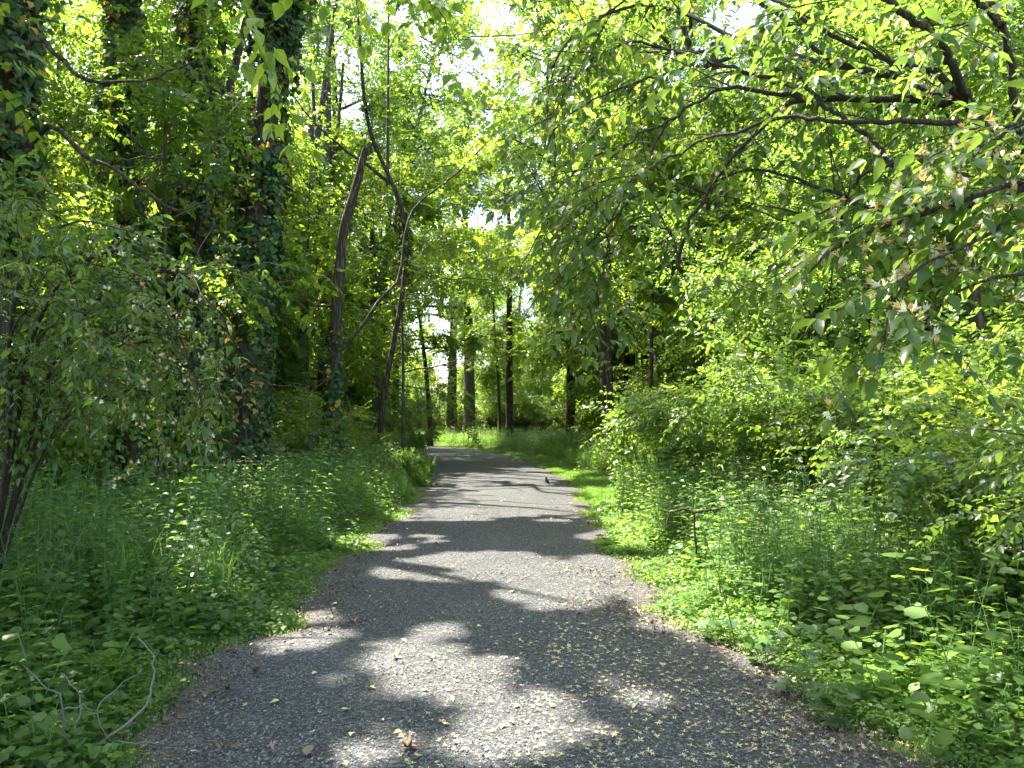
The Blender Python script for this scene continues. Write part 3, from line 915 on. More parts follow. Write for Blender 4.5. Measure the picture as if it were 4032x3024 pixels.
fr = frames(nrm(rng.normal(size=(len(sel), 3)) * .7 + np.array([0, 0, .5])), nrm(rng.normal(size=(len(sel), 3))))
s_ = rng.random(len(sel)) < .6
for msh, q_ in ((BL_NEW, s_), (BL_OLD, ~s_)):
    emit_single(root, 'blossom', [msh], FP[q_], fr[q_], .026 + .014 * rng.random(q_.sum()))

# ---- left foreground honeysuckle
root = thing('honeysuckle_shrub', 'tall honeysuckle with cream blossoms fanning out of the undergrowth on the left side', 'shrub', (-4.15, 6.1, 0))
b0 = np.array([-4.15, 6.1, 0])
def l2(x, y, d): return at2(x, y, d)
BR = [
    ([b0, l2(60, 1000, 5.9), l2(150, 830, 5.7), l2(300, 740, 5.4), l2(430, 790, 5.1), l2(500, 900, 4.9)], .020, .003),
    ([b0, l2(50, 1000, 5.8), l2(110, 800, 5.5), l2(220, 640, 5.2), l2(340, 610, 5.0), l2(450, 650, 4.9), l2(505, 740, 4.8)], .022, .003),
    ([b0, l2(30, 960, 5.7), l2(60, 760, 5.3), l2(140, 600, 5.0), l2(260, 540, 4.8), l2(380, 590, 4.7), l2(470, 570, 4.7)], .022, .003),
    ([b0, l2(20, 940, 5.6), l2(20, 740, 5.2), l2(60, 560, 4.9), l2(160, 480, 4.7), l2(280, 500, 4.6)], .020, .003),
    ([b0, l2(100, 960, 6.0), l2(220, 860, 5.8), l2(340, 850, 5.5), l2(420, 930, 5.3)], .016, .003),
    ([b0, l2(-20, 900, 5.6), l2(-60, 650, 5.0), l2(-20, 480, 4.6), l2(60, 430, 4.4), l2(120, 470, 4.3)], .020, .003),
    ([b0, l2(80, 1000, 6.2), l2(160, 860, 6.3), l2(240, 730, 6.4), l2(330, 660, 6.4)], .016, .003),
    ([l2(300, 740, 5.4), l2(380, 720, 5.1), l2(460, 760, 5.0), l2(510, 840, 4.9)], .008, .002),
    ([l2(220, 640, 5.2), l2(300, 660, 4.8), l2(380, 740, 4.7), l2(440, 850, 4.6), l2(470, 960, 4.6)], .008, .002),
    ([l2(60, 760, 5.3), l2(120, 700, 4.8), l2(200, 720, 4.5), l2(270, 800, 4.4)], .008, .002),
    ([l2(20, 740, 5.2), l2(40, 690, 4.6), l2(100, 640, 4.3), l2(170, 680, 4.2)], .008, .002),
]
lines = []
for P_, ra, rb in BR:
    C = smooth_line(P_, 24)
    g = Geo(); tube(g, rel(root, C), np.linspace(ra, rb, len(C)), 7, rough=.04)
    g.build('branch', M['bark_shrub'], root)
    lines.append((C, .38))
P2, D2_ = grow_twigs(lines, 5.0, .6, spread=.6, down=-.12)
g = Geo(); L2 = []
for p, d in zip(P2, D2_):
    C = branch_line(p, d, .35 + .45 * rng.random(), 7, grav=.35, jit=.09)
    tube(g, rel(root, C), np.linspace(.004, .0015, 7), 3, cap=False)
    L2.append((C, .1))
P3, D3 = grow_twigs(L2, 8.0, .3, down=.06)
P4, D4 = grow_twigs(lines, 3.5, .3, down=.1)
P3, D3 = np.concatenate([P3, P4]), np.concatenate([D3, D4])
LP, LR, LS, TW = spray_leaves(P3, D3, 5, .28, .072, .4)
k_ = (2016 + F * LP[:, 0] / LP[:, 1]) < 905 + 45 * rng.normal(size=len(LP))
LP, LR, LS = LP[k_], LR[k_], LS[k_]
TW = [c for c in TW if 2016 + F * c[-1][0] / c[-1][1] < 930]
for C in TW: tube(g, rel(root, C[::2] if len(C) > 4 else C), .0014, 3, cap=False)
o = g.build('twig', M['twig'], root); o["kind"] = "stuff"
leafy(root, LP, LR, LS, L8, HM, M['honey'], 240, tint=.42 + rng.normal(size=len(LP)) * .13)
u_ = 2016 + F * LP[:, 0] / LP[:, 1]; v_ = HOR - F * (LP[:, 2] - EYE) / LP[:, 1]
k = np.where(visible(LP, 0) & (u_ > 420 + 200 * rng.normal(size=len(LP))) & (v_ > 1050 + 150 * rng.normal(size=len(LP))))[0]
sel = np.repeat(rng.choice(k, min(260, len(k)), replace=False), 4)
fr = frames(nrm(rng.normal(size=(len(sel), 3)) * .8 + np.array([0, 0, .5])), nrm(rng.normal(size=(len(sel), 3))))
FP = LP[sel] + rng.normal(size=(len(sel), 3)) * .016
g = Geo()
for mi in (0, 1):
    s_ = rng.random(len(sel)) < (.6 if mi == 0 else .4)
    flower_geo(g, rel(root, FP[s_]), fr[s_], .034, mi)
o = g.build('blossoms', [M['petal'], M['petal_old']], root); o["kind"] = "stuff"

# ------------------------------------------------------------------ trees with ivy (left)
IVY_M = leaf_meshes('ivy_leaf', IVY, M['ivy'], 7, (.1, .8)) + leaf_meshes('ivy_leaf', IVY, M['ivy'], 1, (1.0, 1.0))
def ivy_on(root, T, zlo, zhi, n, thick, singles=0, size=.095, side=None, gaps=()):
    """ivy leaves hanging in shingles round a trunk polyline T (x, y, z, r)"""
    z = zlo + (zhi - zlo) * rng.random(n)
    a = rng.random(n) * 2 * pi
    if side is not None:
        a = side + rng.normal(size=n) * .9
    c = np.stack([np.interp(z, T[:, 2], T[:, k]) for k in (0, 1)], -1)
    r = np.interp(z, T[:, 2], T[:, 3])
    bul = .15 + 1.1 * vnoise(a * 1.2 + 40, z, .8, int(zhi * 3) % 17) * (.4 + .6 * vnoise(a * 3 + 40, z * 2.2, .8, 5))
    fade = np.clip((z - zlo) / 1.0, .15, 1)
    rr = r + .02 + thick * bul * fade * (.3 + .7 * rng.random(n))
    o_ = np.stack([np.cos(a), np.sin(a), 0 * a], -1)
    P = np.concatenate([c, z[:, None]], 1) + o_ * rr[:, None]
    keep = np.ones(n, bool)
    for (a0, z0, ra, rz) in gaps:
        da = (a - a0 + pi) % (2 * pi) - pi
        keep &= (da / ra) ** 2 + ((z - z0) / rz) ** 2 > 1 + .3 * rng.normal(size=n)
    keep &= vnoise(a * 2 + 9, z * 1.3, .7, 8) + .25 * rng.random(n) > .33
    keep &= ~(lit_e(P, .08) & (P[:, 2] > 2))
    P, o_, n = P[keep], o_[keep], keep.sum()
    D = nrm(o_ * .35 + np.array([0, 0, -1]) + rng.normal(size=(n, 3)) * .45)
    U = nrm(o_ + np.array([0, 0, .55]) + rng.normal(size=(n, 3)) * .4)
    R = frames(D, U)
    S = size * (.55 + .75 * rng.random(n))
    tint = np.clip(.1 + .7 * rng.random(n), 0, .82)
    yel = (rng.random(n) < .02 + .24 * (vnoise(a[keep] * 2, P[:, 2], .7, 12) > .66))
    tint[yel] = .93 + .1 * rng.random(yel.sum())
    return P, R, S, tint
def add_ivy(root, parts, singles):
    P, R, S, t = [np.concatenate([p[i] for p in parts]) for i in range(4)]
    d = np.linalg.norm(P - np.array([0, 0, EYE]), axis=1)
    facing = np.einsum('ni,ni->n', R[:, :, 2], nrm(np.array([0, 0, EYE]) - P))
    sc_ = np.where(visible(P, 0) & (facing > .2), S / d, 0)
    one = np.argsort(-sc_)[:singles]
    rest = np.setdiff1d(np.arange(len(P)), one)
    if singles:
        emit_single(root, 'ivy_leaf', IVY_M, P[one], R[one], S[one])
    g = Geo(); place(g, IVY, rel(root, P[rest]), R[rest], S[rest], t[rest])
    o = g.build('ivy', M['ivy'], root); o["kind"] = "stuff"

def hero_tree(name, label, x, y, pts, r, mat, ivy=(), singles=0, crown=None, limbs=(), H=None, cat='tree', rough=.05, sides=16):
    root = thing(name, label, cat, (x, y, 0))
    C = smooth_line(np.array(pts, float), 26)
    zz = C[:, 2]
    fl = 1 + .45 * np.exp(-np.clip(zz, 0, 9) / .3)
    R = np.interp(np.linspace(0, 1, 26), np.linspace(0, 1, len(r)), r) * fl
    g = Geo(); tube(g, rel(root, C), R, sides, rough=rough)
    g.build('trunk', mat, root)
    T = np.column_stack([C, R])
    if ivy:
        add_ivy(root, [ivy_on(root, T, *a) if not isinstance(a, dict) else ivy_on(root, T, **a) for a in ivy], singles)
    for Lm, ra, rb, *bk in limbs:
        L_ = smooth_line(np.array(Lm, float), 18)
        L_ = L_ + rng.normal(size=L_.shape) * .012
        g = Geo(); tube(g, rel(root, L_), np.linspace(ra, rb, 18), 7, rough=.05)
        g.build('branch', M[bk[0]] if bk else mat, root)
    return root, T

CROWN_N = 0
def big_crown(root, T, lo, rad, n, SP, mat, size=1.25, cx=0, cy_=0, H=17, tint0=.45, name='crown', grow=0.0):
    """limbs and culled sprays of a near tree, in world coordinates"""
    wd, lf = Geo(), Geo()
    o = np.array([np.interp(lo, T[:, 2], T[:, 0]), np.interp(lo, T[:, 2], T[:, 1]), lo])
    top = np.array([o[0] + cx, o[1] + cy_, H])
    segs, wt = [], []
    for i in range(22):
        t = (i + rng.random()) / 22
        p = o + (top - o) * t * .85
        a = i * 2.4 + rng.random()
        L = rad * (1.0 - .45 * t) * (.7 + .5 * rng.random())
        d = np.array([math.cos(a), math.sin(a), .2 + .7 * t])
        C = branch_line(p, d, L, 8, grav=.03, jit=.12)
        if not lit_e(C, .1).any(): tube(wd, rel(root, C), np.linspace(.07 * (1 - .5 * t), .012, 8), 5, cap=False)
        for j in range(6):
            k = rng.integers(2, 7)
            B_ = branch_line(C[k], nrm(C[k + 1 if k < 7 else k] - C[k - 1]) + rng.normal(size=3) * np.array([.8, .8, .4]), L * (.3 + .25 * rng.random()), 5, grav=.06, jit=.15)
            if not lit_e(B_, .1).any(): tube(wd, rel(root, B_), np.linspace(.016, .004, 5), 3, cap=False)
            segs.append(B_); wt.append(1)
    C = np.array([o, (o + top) / 2, top])
    rt_ = float(np.interp(lo, T[:, 2], T[:, 3])) * .98
    C[0] = C[0] - np.array([0, 0, .3])
    tube(wd, rel(root, smooth_line(C, 10)), np.linspace(rt_, .015, 10), 8, cap=False)
    i = rng.integers(0, len(segs), n)
    S_ = np.array(segs)
    t = rng.random(n) * 3.99; k = t.astype(int)
    P = S_[i, k] + (S_[i, k + 1] - S_[i, k]) * (t - k)[:, None] + rng.normal(size=(n, 3)) * np.array([.45, .45, .25])
    D = nrm(rng.normal(size=(n, 3)) * np.array([1, 1, .4]) + np.array([0, 0, -.25]))
    tn = tint0 + rng.normal(size=n) * .12
    keep = (P[:, 2] > 3.4) & ~lit(P, grow)
    scatter_sprays(lf, SP, rel(root, P[keep]), D[keep], size * (.75 + .5 * rng.random(keep.sum())), tn[keep])
    lf.cull(root.location)
    wd.build('limbs', M['bark_grey'], root)["kind"] = "stuff"
    o_ = lf.build(name, [mat, M['twig']], root); o_["kind"] = "stuff"

def tp(u, v, d): return at(u, v, d)
def vtrunk(x, y, H, lean=(0, 0)):
    return [(x + lean[0] * t ** 1.3, y + lean[1] * t ** 1.3, -.15 if t == 0 else H * t) for t in (0, .25, .5, .75, 1)]

# T1: the big ivy tree
x1 = (985 - 2016) / F * 13
root, T = hero_tree('ivy_tree', 'thick furrowed trunk wrapped in dense ivy above a bare stretch beside the path', x1, 13,
    [(x1 - .03, 13, -.15), (x1, 13, 1.5), (x1 + .02, 13, 3), (x1 + .12, 13.1, 6), (x1 + .35, 13.2, 9.5), (x1 + .5, 13.3, 13)],
    [.27, .265, .25, .21, .16, .1], M['bark'],
    ivy=[dict(zlo=3.0, zhi=10.5, n=11800, thick=.5, size=.098), dict(zlo=1.9, zhi=4.2, n=1500, thick=.22, side=0.1, size=.1), dict(zlo=0.0, zhi=1.15, n=1300, thick=.2, size=.1),
         dict(zlo=.9, zhi=3.2, n=700, thick=.12, side=-.2, size=.1)], singles=280)
big_crown(root, T, 8.5, 5.2, 2600, SP_TREE, M['tree'], cx=.5, H=18)
# T2
x2 = (520 - 2016) / F * 12.5
root, T = hero_tree('ivy_tree', 'slimmer ivy covered tree behind the flowering honeysuckle on the left', x2, 12.5,
    [(x2, 12.5, -.15), (x2 - .05, 12.5, 1.6), (x2 - .18, 12.5, 3.5), (x2 - .28, 12.5, 7), (x2 - .2, 12.6, 12)], [.19, .18, .17, .15, .1], M['bark'],
    ivy=[dict(zlo=2.7, zhi=9.5, n=5600, thick=.40, size=.11), dict(zlo=0, zhi=1.0, n=600, thick=.12, size=.09)], singles=60)
big_crown(root, T, 8.5, 4.8, 2300, SP_TREE, M['tree_dark'], cx=-.3, H=16.5)
# T3
x3 = (775 - 2016) / F * 15.5
root, T = hero_tree('ivy_tree', 'dark ivy column standing between the thick ivy trunk and the slimmer one', x3, 15.5,
    vtrunk(x3, 15.5, 13, (-.2, 0)), [.2, .19, .17, .1], M['bark'],
    ivy=[dict(zlo=.6, zhi=11.5, n=7500, thick=.5, size=.115)])
big_crown(root, T, 9, 4.6, 2200, SP_TREE, M['tree'], H=17)
# T4: far left
x4 = (-40 - 2016) / F * 8.2
root, T = hero_tree('ivy_tree', 'ivy draped tree filling the top left corner with bare curving limbs', x4, 8.2,
    [(x4, 8.2, -.15), (x4, 8.2, 3), (x4 + .05, 8.2, 6), (x4 - .7, 8.6, 8.2), (x4 - 2.0, 9.2, 10.2), (x4 - 3.2, 9.6, 12)], [.2, .19, .17, .1], M['bark'],
    ivy=[dict(zlo=3.2, zhi=7.4, n=3600, thick=.38, size=.10)],  singles=60,
    limbs=[([(x4, 8.2, 3.9), tp(180, 500, 8), tp(320, 600, 7.8), tp(440, 660, 7.6), tp(560, 740, 7.4), tp(700, 830, 7.3), tp(830, 790, 7.2)], .035, .006),
           ([(x4, 8.2, 4.6), tp(130, 170, 7.9), tp(230, 230, 7.8), tp(330, 305, 7.6), tp(470, 325, 7.5), tp(620, 310, 7.4), tp(780, 230, 7.3)], .035, .006),
           ([tp(230, 230, 7.8), tp(225, 290, 7.7), tp(235, 340, 7.6), tp(210, 400, 7.6)], .012, .003),
           ([tp(440, 660, 7.6), tp(600, 640, 7.5), tp(660, 540, 7.4), tp(660, 460, 7.3)], .010, .003),
           ([tp(560, 740, 7.4), tp(640, 620, 7.2), tp(560, 620, 7.1), tp(430, 630, 7.0)], .008, .002),
           ([tp(320, 590, 7.8), tp(350, 700, 7.8), tp(370, 800, 7.8), tp(380, 880, 7.8)], .008, .002),
           ([tp(560, 740, 7.4), tp(640, 700, 7.4), tp(700, 690, 7.4), tp(770, 780, 7.4)], .006, .002)])
big_crown(root, T, 7.8, 5.0, 2500, SP_TREE, M['tree_dark'], cx=-2.2, cy_=.6, H=16)
# T5: leaning snag with the dark limb
d5 = 16
root, T = hero_tree('broken_tree', 'leaning grey brown trunk snapped off at its top with dead twigs hanging', *tp(1303, 1800, d5)[:2],
    [(*tp(1296, 1800, d5)[:2], -.1), tp(1310, 1650, d5), tp(1325, 1400, d5), tp(1328, 1200, d5), tp(1340, 1040, d5), tp(1355, 900, d5), tp(1395, 760, d5), tp(1440, 585, d5)],
    [.13, .125, .12, .115, .11, .10, .09, .07], M['bark_dead'], rough=.09,
    ivy=[dict(zlo=0, zhi=2.6, n=1500, thick=.22, size=.095), dict(zlo=2.4, zhi=3.4, n=120, thick=.1, size=.09)],
    limbs=[([tp(1330, 1390, d5), tp(1400, 1320, d5), tp(1500, 1180, d5), tp(1570, 1090, d5), tp(1600, 900, d5), tp(1650, 800, d5 + .2), tp(1800, 680, d5 + .3), tp(1920, 560, d5 + .5), tp(2050, 440, d5 + .7)], .045, .008, 'bark'),
           ([tp(1320, 1200, d5), tp(1260, 1205, d5), tp(1190, 1170, d5), tp(1120, 1080, d5 - .3), tp(1090, 1000, d5 - .5)], .03, .005),
           ([tp(1440, 600, d5), tp(1460, 640, d5 - .1), tp(1470, 720, d5 - .15), tp(1440, 790, d5 - .2)], .012, .003),
           ([tp(1440, 600, d5), tp(1420, 680, d5 - .1), tp(1385, 800, d5 - .2)], .010, .003),
           ([tp(1440, 640, d5), tp(1500, 650, d5), tp(1560, 660, d5)], .012, .003),
           ([tp(1330, 1470, d5), tp(1290, 1490, d5 - .2), tp(1200, 1560, d5 - .5), tp(1120, 1590, d5 - .8)], .02, .004)])
g = Geo()
top = tp(1440, 585, d5)
for k in range(7):
    a = k * .9
    b_ = top + np.array([math.cos(a) * .05, math.sin(a) * .05, -.12])
    tube(g, rel(root, np.array([b_, b_ + np.array([.03 + .02 * rng.normal(), .02 * rng.normal(), .12 + .22 * rng.random()])])), [.026, .004], 4)
g.build('splintered_top', M['bark_dead'], root)
P2, D2_ = grow_twigs([(smooth_line(np.array([tp(1400, 1320, d5), tp(1570, 1090, d5), tp(1650, 800, d5), tp(1920, 560, d5 + .5), tp(2050, 440, d5 + .7)]), 14), .2)], 26, .5, spread=.7)
g = Geo()
k_ = P2 + rng.normal(size=P2.shape) * np.array([.9, .9, .6])
scatter_sprays(g, SP_FINE, rel(root, k_), D2_, .9 + .3 * rng.random(len(P2)), .5 + rng.normal(size=len(P2)) * .12)
g.cull(root.location)
o = g.build('crown', [M['tree'], M['twig']], root); o["kind"] = "stuff"
# T6: dark stem curving over, behind the snag
d6 = 20
root, T = hero_tree('curved_tree', 'slim dark tree with ivy behind the snapped trunk, leaning left towards its top', *tp(1490, 1800, d6)[:2],
    [(*tp(1490, 1800, d6)[:2], -.1), tp(1505, 1600, d6), tp(1540, 1400, d6), tp(1580, 1180, d6), tp(1600, 980, d6), tp(1575, 800, d6), tp(1520, 670, d6), tp(1465, 540, d6 - .2), tp(1435, 400, d6 - .3), tp(1420, 200, d6 - .5), tp(1405, 0, d6 - .5)],
    [.075, .07, .065, .06, .055, .05, .045, .03], M['bark'], ivy=[dict(zlo=3.6, zhi=10, n=1700, thick=.22, size=.1)],
    limbs=[([tp(1540, 720, d6), tp(1430, 640, d6), tp(1300, 540, d6), tp(1200, 440, d6), tp(1130, 330, d6)], .05, .01)])
big_crown(root, T, 8.0, 4.2, 1500, SP_FINE, M['tree'], H=13, size=1.1)
# T7: multi-stemmed tree further back
d7 = 26
root, T = hero_tree('forked_tree', 'pale sky lit tree forking into three upright stems beyond the snapped trunk', *tp(1280, 1700, d7)[:2],
    [(*tp(1275, 1700, d7)[:2], -.1), tp(1280, 1300, d7), tp(1275, 1000, d7), tp(1285, 860, d7)], [.24, .22, .2, .17], M['bark'],
    limbs=[([tp(1280, 900, d7), tp(1250, 780, d7), tp(1255, 700, d7), tp(1240, 560, d7), tp(1230, 300, d7)], .13, .05),
           ([tp(1285, 870, d7), tp(1300, 780, d7), tp(1305, 680, d7), tp(1330, 500, d7), tp(1350, 250, d7)], .12, .05),
           ([tp(1280, 950, d7), tp(1215, 840, d7), tp(1195, 760, d7), tp(1190, 680, d7), tp(1170, 500, d7)], .09, .03)])
big_crown(root, T, 10.5, 4.5, 1300, SP_FINE, M['bright'], H=18, size=1.2)

# canopy trees whose trunks stand outside the frame and whose crowns shade the path
CAN = [(-8.5, 4.5, 7.5, 5.5, 'grey trunked tree left of the frame with its crown over the undergrowth', 2.5, .5),
       (-6.8, -1.0, 7.5, 5.5, 'broad crowned tree beside the walker on the left', 2.0, 1.5),
       (-9.5, 10.5, 8.0, 5.0, 'broad crowned tree deeper in the left wood', 1.5, -.5),
       (-7.5, 18.5, 8.5, 5.2, 'broad crowned tree on the left past the ivy trunks', 2.0, 0),
       (-6.8, 24.5, 8.5, 5.0, 'broad crowned tree near the inside of the path bend', 1.5, 0),
       (6.8, 1.0, 7.5, 5.5, 'broad crowned tree beside the walker on the right', -2, 1),
       (5.6, 19.0, 8.5, 4.6, 'broad crowned tree behind the bird on the right', -2.6, 0),
       (3.5, 28.0, 8.0, 4.8, 'broad crowned tree behind the slender trunk on the right, arching over the path', -3, 0),
       (4.8, 24.0, 8.2, 5.0, 'broad crowned tree in the right bushes, its crown meeting the left crowns over the path', -4.2, 0),
       (-5.8, 33.0, 8.5, 4.8, 'broad crowned tree left of the bend, arching over the path', 2.6, 0),
       (-2.6, -4.5, 8.0, 5.0, 'broad crowned tree behind the viewpoint', 1, 1)]
for x, y, lo, rad, lab, cx, cyy in CAN:
    root, T = hero_tree('canopy_tree', lab, x, y, vtrunk(x, y, 11, (cx * .2, cyy * .2)), [.2, .17, .15, .1] if y > 15 else [.28, .24, .2, .14], M['bark_grey'])
    big_crown(root, T, lo, rad, 4400 if y > 15 else 2500, SP_FINE if y > 15 else SP_TREE, M['tree'] if x < 0 else M['bright'], cx=cx, cy_=cyy, H=20 if y > 20 else 17, size=1.35)

# foliage hanging over the path at the top of the picture, big soft leaves lit from above
root = thing('box_elder', 'young box elder with large translucent bright leaves hanging into the top of the view', 'tree', (-3.3, 3.2, 0))
b0 = np.array([-3.3, 3.2, 0])
C0 = smooth_line([b0, b0 + [.1, .1, 2], b0 + [.3, .3, 3.6], b0 + [.7, .6, 4.6]], 16)
g = Geo(); tube(g, rel(root, C0), np.linspace(.05, .02, 16), 8); g.build('trunk', M['bark_grey'], root)
BR = [([C0[-1], l2(450, -150, 4.1), l2(520, 0, 4.1), l2(560, 90, 4.2), l2(620, 150, 4.3)], .012, .002),
      ([C0[-1], l2(420, -180, 3.9), l2(470, -60, 3.9), l2(520, 20, 3.9), l2(590, 30, 4.0)], .012, .002),
      ([C0[-1], l2(520, -220, 4.2), l2(640, -120, 4.6), l2(760, -20, 5.0), l2(800, 40, 5.2)], .012, .002),
      ([l2(640, -120, 4.6), l2(820, -60, 5.0), l2(960, 40, 5.4), l2(960, 180, 5.5)], .009, .002),
      ([l2(560, 90, 4.2), l2(600, 180, 4.3), l2(630, 240, 4.4)], .005, .002)]
lines = []
for P_, ra, rb in BR:
    C = smooth_line(P_, 16)
    g = Geo(); tube(g, rel(root, C), np.linspace(ra, rb, len(C)), 6); g.build('branch', M['bark_grey'], root)
    lines.append((C, .35))
P3, D3 = grow_twigs(lines, 9.0, .3, spread=.55, down=.15)
k_ = ~lit(P3)
P3, D3 = P3[k_], D3[k_]
LP, LR, LS, TW = spray_leaves(P3, D3, 3, .24, .105, .5)
g = Geo()
for C in TW: tube(g, rel(root, C), .0014, 3, cap=False)
o = g.build('twig', M['stalk'], root); o["kind"] = "stuff"
leafy(root, LP, LR, LS, L8W, [M['bright']], M['bright'], 200, tint=.6 + rng.normal(size=len(LP)) * .12, single_tints=(.4, .8))

# ------------------------------------------------------------------ mid-distance trunks read from the photograph
def part_tree(name, label, x, y, H, r0, lo, cr, nl, spr, SP, mat, lean=(0, 0), bark='bark', group=None, size=1.2, tj=.008, tint0=.5):
    root = thing(name, label, 'tree', (x, y, 0), group)
    wd, lf = tree_geo(H, r0, lo, cr, nl, spr, SP, size, lean, sides=12, trunkjit=tj, tint0=tint0)
    lf.cull(root.location)
    wd.build('trunk', M[bark], root)
    o = lf.build('crown', [M[mat], M['twig']], root); o["kind"] = "stuff"
    return root
def gx(u, d): return (u - 2016) / F * d
part_tree('tree', 'straight slim dark trunk rising clear of leaves at the middle of the view', gx(2008, 38), 38, 17, .20, 8.5, 3.2, 9, 3300, SP_FINE, 'bright', (-.25, 0))
part_tree('tree', 'broad dark trunk standing where the path disappears round the bend', gx(1847, 47), 47, 20, .38, 6, 5, 12, 4840, SP_FINE, 'tree', (-.3, 0))
part_tree('tree', 'dark thick trunk just left of the broad one at the bend', gx(1778, 51), 51, 20, .34, 6, 5, 12, 4400, SP_FINE, 'tree_dark', (.2, 0))
part_tree('tree', 'slender evenly thick trunk at the end of the mown grass strip', gx(2402, 22.5), 22.5, 12, .115, 4.4, 2.6, 9, 2420, SP_FINE, 'bright', (-.15, 0), 'bark_grey', tint0=.6)
part_tree('tree', 'paired trunk half hidden by climbing leaves, nearer one of the two', gx(2245, 33), 33, 15, .22, 5, 3.6, 10, 3520, SP_FINE, 'tree')
part_tree('tree', 'paired trunk half hidden by climbing leaves, farther and paler one', gx(2275, 36), 36, 16, .22, 5, 3.6, 10, 3520, SP_FINE, 'bright', (.3, 0), 'bark_grey')
part_tree('tree', 'slanting young trunk leaning over the far end of the path', gx(1695, 41), 41, 12, .15, 4.5, 3, 8, 2200, SP_FINE, 'bright', (-1.3, 0))
part_tree('tree', 'medium trunk on the left verge just before the bend', gx(1478, 29), 29, 14, .17, 4.0, 3, 9, 2860, SP_FINE, 'tree', (-.2, 0), 'bark_grey')
part_tree('tree', 'greyish trunk behind the left verge, seen over the grass', gx(1556, 38), 38, 16, .20, 4.5, 3.4, 9, 2860, SP_FINE, 'bright', (.1, 0), 'bark_grey')
part_tree('tree', 'thin dark trunk with a low fork among the bushes right of the middle', gx(2565, 20), 20, 9, .07, 3.2, 2.2, 7, 1760, SP_FINE, 'bright')
part_tree('tree', 'low forked dark trunk visible through a window in the bushes on the right', gx(3205, 13.5), 13.5, 7, .07, 1.9, 2.4, 8, 1760, SP_HON, 'honey')
part_tree('tree', 'stout leaning trunk deep in the shade at the far right', gx(3880, 11), 11, 9, .11, 2.4, 2.8, 9, 2200, SP_HON, 'honey', (-.6, 0))
part_tree('tree', 'slim trunk with a curved side stem left of the straight dark one', gx(1968, 41), 41, 11, .09, 4.0, 2.4, 8, 1760, SP_FINE, 'tree', (-.5, 0))

for x_, y_, H_, lo_, cr_, n_, mt_, lab_ in [(-7.4, 10.2, 7.5, 2.6, 2.2, 900, 'bright', 'thin leafy young tree veiling the slimmer ivy trunk'), (-5.1, 11.2, 7.2, 3.4, 1.8, 480, 'tree', 'thin young tree between the ivy trunks, light through its leaves'),
        (-6.3, 7.0, 5.2, 2.4, 1.7, 620, 'bright', 'bright young tree behind the left honeysuckle, close to the left edge'),
        (-2.9, 20.5, 8.5, 2.6, 2.3, 1300, 'bright', 'light leaved young tree between the snapped trunk and the path'), (-5.6, 21.0, 10, 2.4, 2.6, 1500, 'bright', 'light leaved young tree behind the snapped trunk'),
        (-6.9, 16.5, 8.5, 1.6, 2.4, 1400, 'tree', 'leafy young tree filling the gap right of the thick ivy trunk'), (-4.6, 25.5, 10, 2.6, 2.8, 1500, 'bright', 'leafy young tree before the bend on the left')]:
    rt = part_tree('young_tree', lab_, x_, y_, H_, .05, lo_, cr_, 10, n_, SP_FINE, mt_, (rng.normal() * .3, 0), 'bark_grey', tint0=.5)
# ------------------------------------------------------------------ shared variants: trees, saplings, shrubs
def variant(name, geo, mats, wood, cat, label, group, loc, crown='crown', stem='trunk'):
    root = thing(name, label, cat, loc, group)
    wd, lf = geo
    wd.build(stem, wood, root)
    o = lf.build(crown, mats, root); o["kind"] = "stuff"
    return root

def where(x, y):
    u = 2016 + F * x / max(y, .5)
    band_ = 'close to the viewer' if y < 10 else 'in the middle distance' if y < 18 else 'short of the bend' if y < 32 else 'level with the bend' if y < 50 else 'beyond the bend' if y < 75 else 'deepest in the wood'
    side = 'far left' if u < 700 else 'left' if u < 1600 else 'centre' if u < 2450 else 'right' if u < 3300 else 'far right'
    return '%s, %s' % (band_, side)
LOOK = {'tall_tree': ['tall spreading leafy tree', 'bright leaved slim tall tree', 'dark crowned tallest tree', 'shorter bright crowned tree'],
        'sapling': ['bright upright sapling', 'mid green narrow sapling', 'tall loose crowned sapling', 'short bright sapling'],
        'bush': ['arching honeysuckle bush', 'rounded bright green bush', 'towering honeysuckle bush', 'low compact bush']}
def scatter(protos, spots, labels=None):
    used = [False] * len(protos)
    for i, (x, y, s) in enumerate(spots):
        k = i % len(protos)
        base = protos[k].name.split('.')[0]
        lab = LOOK[base][k] + ' ' + where(x, y)
        rz = rng.random() * 6.28
        z = float(ground_z(x, y)) - .03
        if not used[k]:
            used[k] = True
            p = protos[k]
            p.location = (x, y, z); p.rotation_euler = (0, 0, rz); p.scale = (s, s, s)
            if lab: p["label"] = lab
        else:
            copy_tree(protos[k], (x, y, z), rz, s, lab)

GT = 'trees of the wood behind the path'
LT = 'leafy tall tree standing back in the wood among many like it'
specs = [(18, .26, 3.6, 4.6, 16, 4000, 'tree', 'bark'), (16, .20, 2.8, 4.0, 15, 3800, 'bright', 'bark_grey'),
         (19, .28, 4.0, 4.8, 16, 4000, 'tree_dark', 'bark'), (14, .16, 2.2, 3.6, 14, 3400, 'bright', 'bark')]
tall = [variant('tall_tree', tree_geo(H, r0, lo, cr_, nl, sp_, SP_FINE, 1.35, (rng.normal() * .8, rng.normal() * .8), tint0=.5), [M[mt], M['twig']], M[bk], 'tree', LT, GT, (0, 60, 0))
        for H, r0, lo, cr_, nl, sp_, mt, bk in specs]
spots = []
def free(x, y, dmin, S=None):
    for (a, b, _) in (S if S is not None else spots):
        if (a - x) ** 2 + (b - y) ** 2 < dmin ** 2: return False
    return True
tries = 0
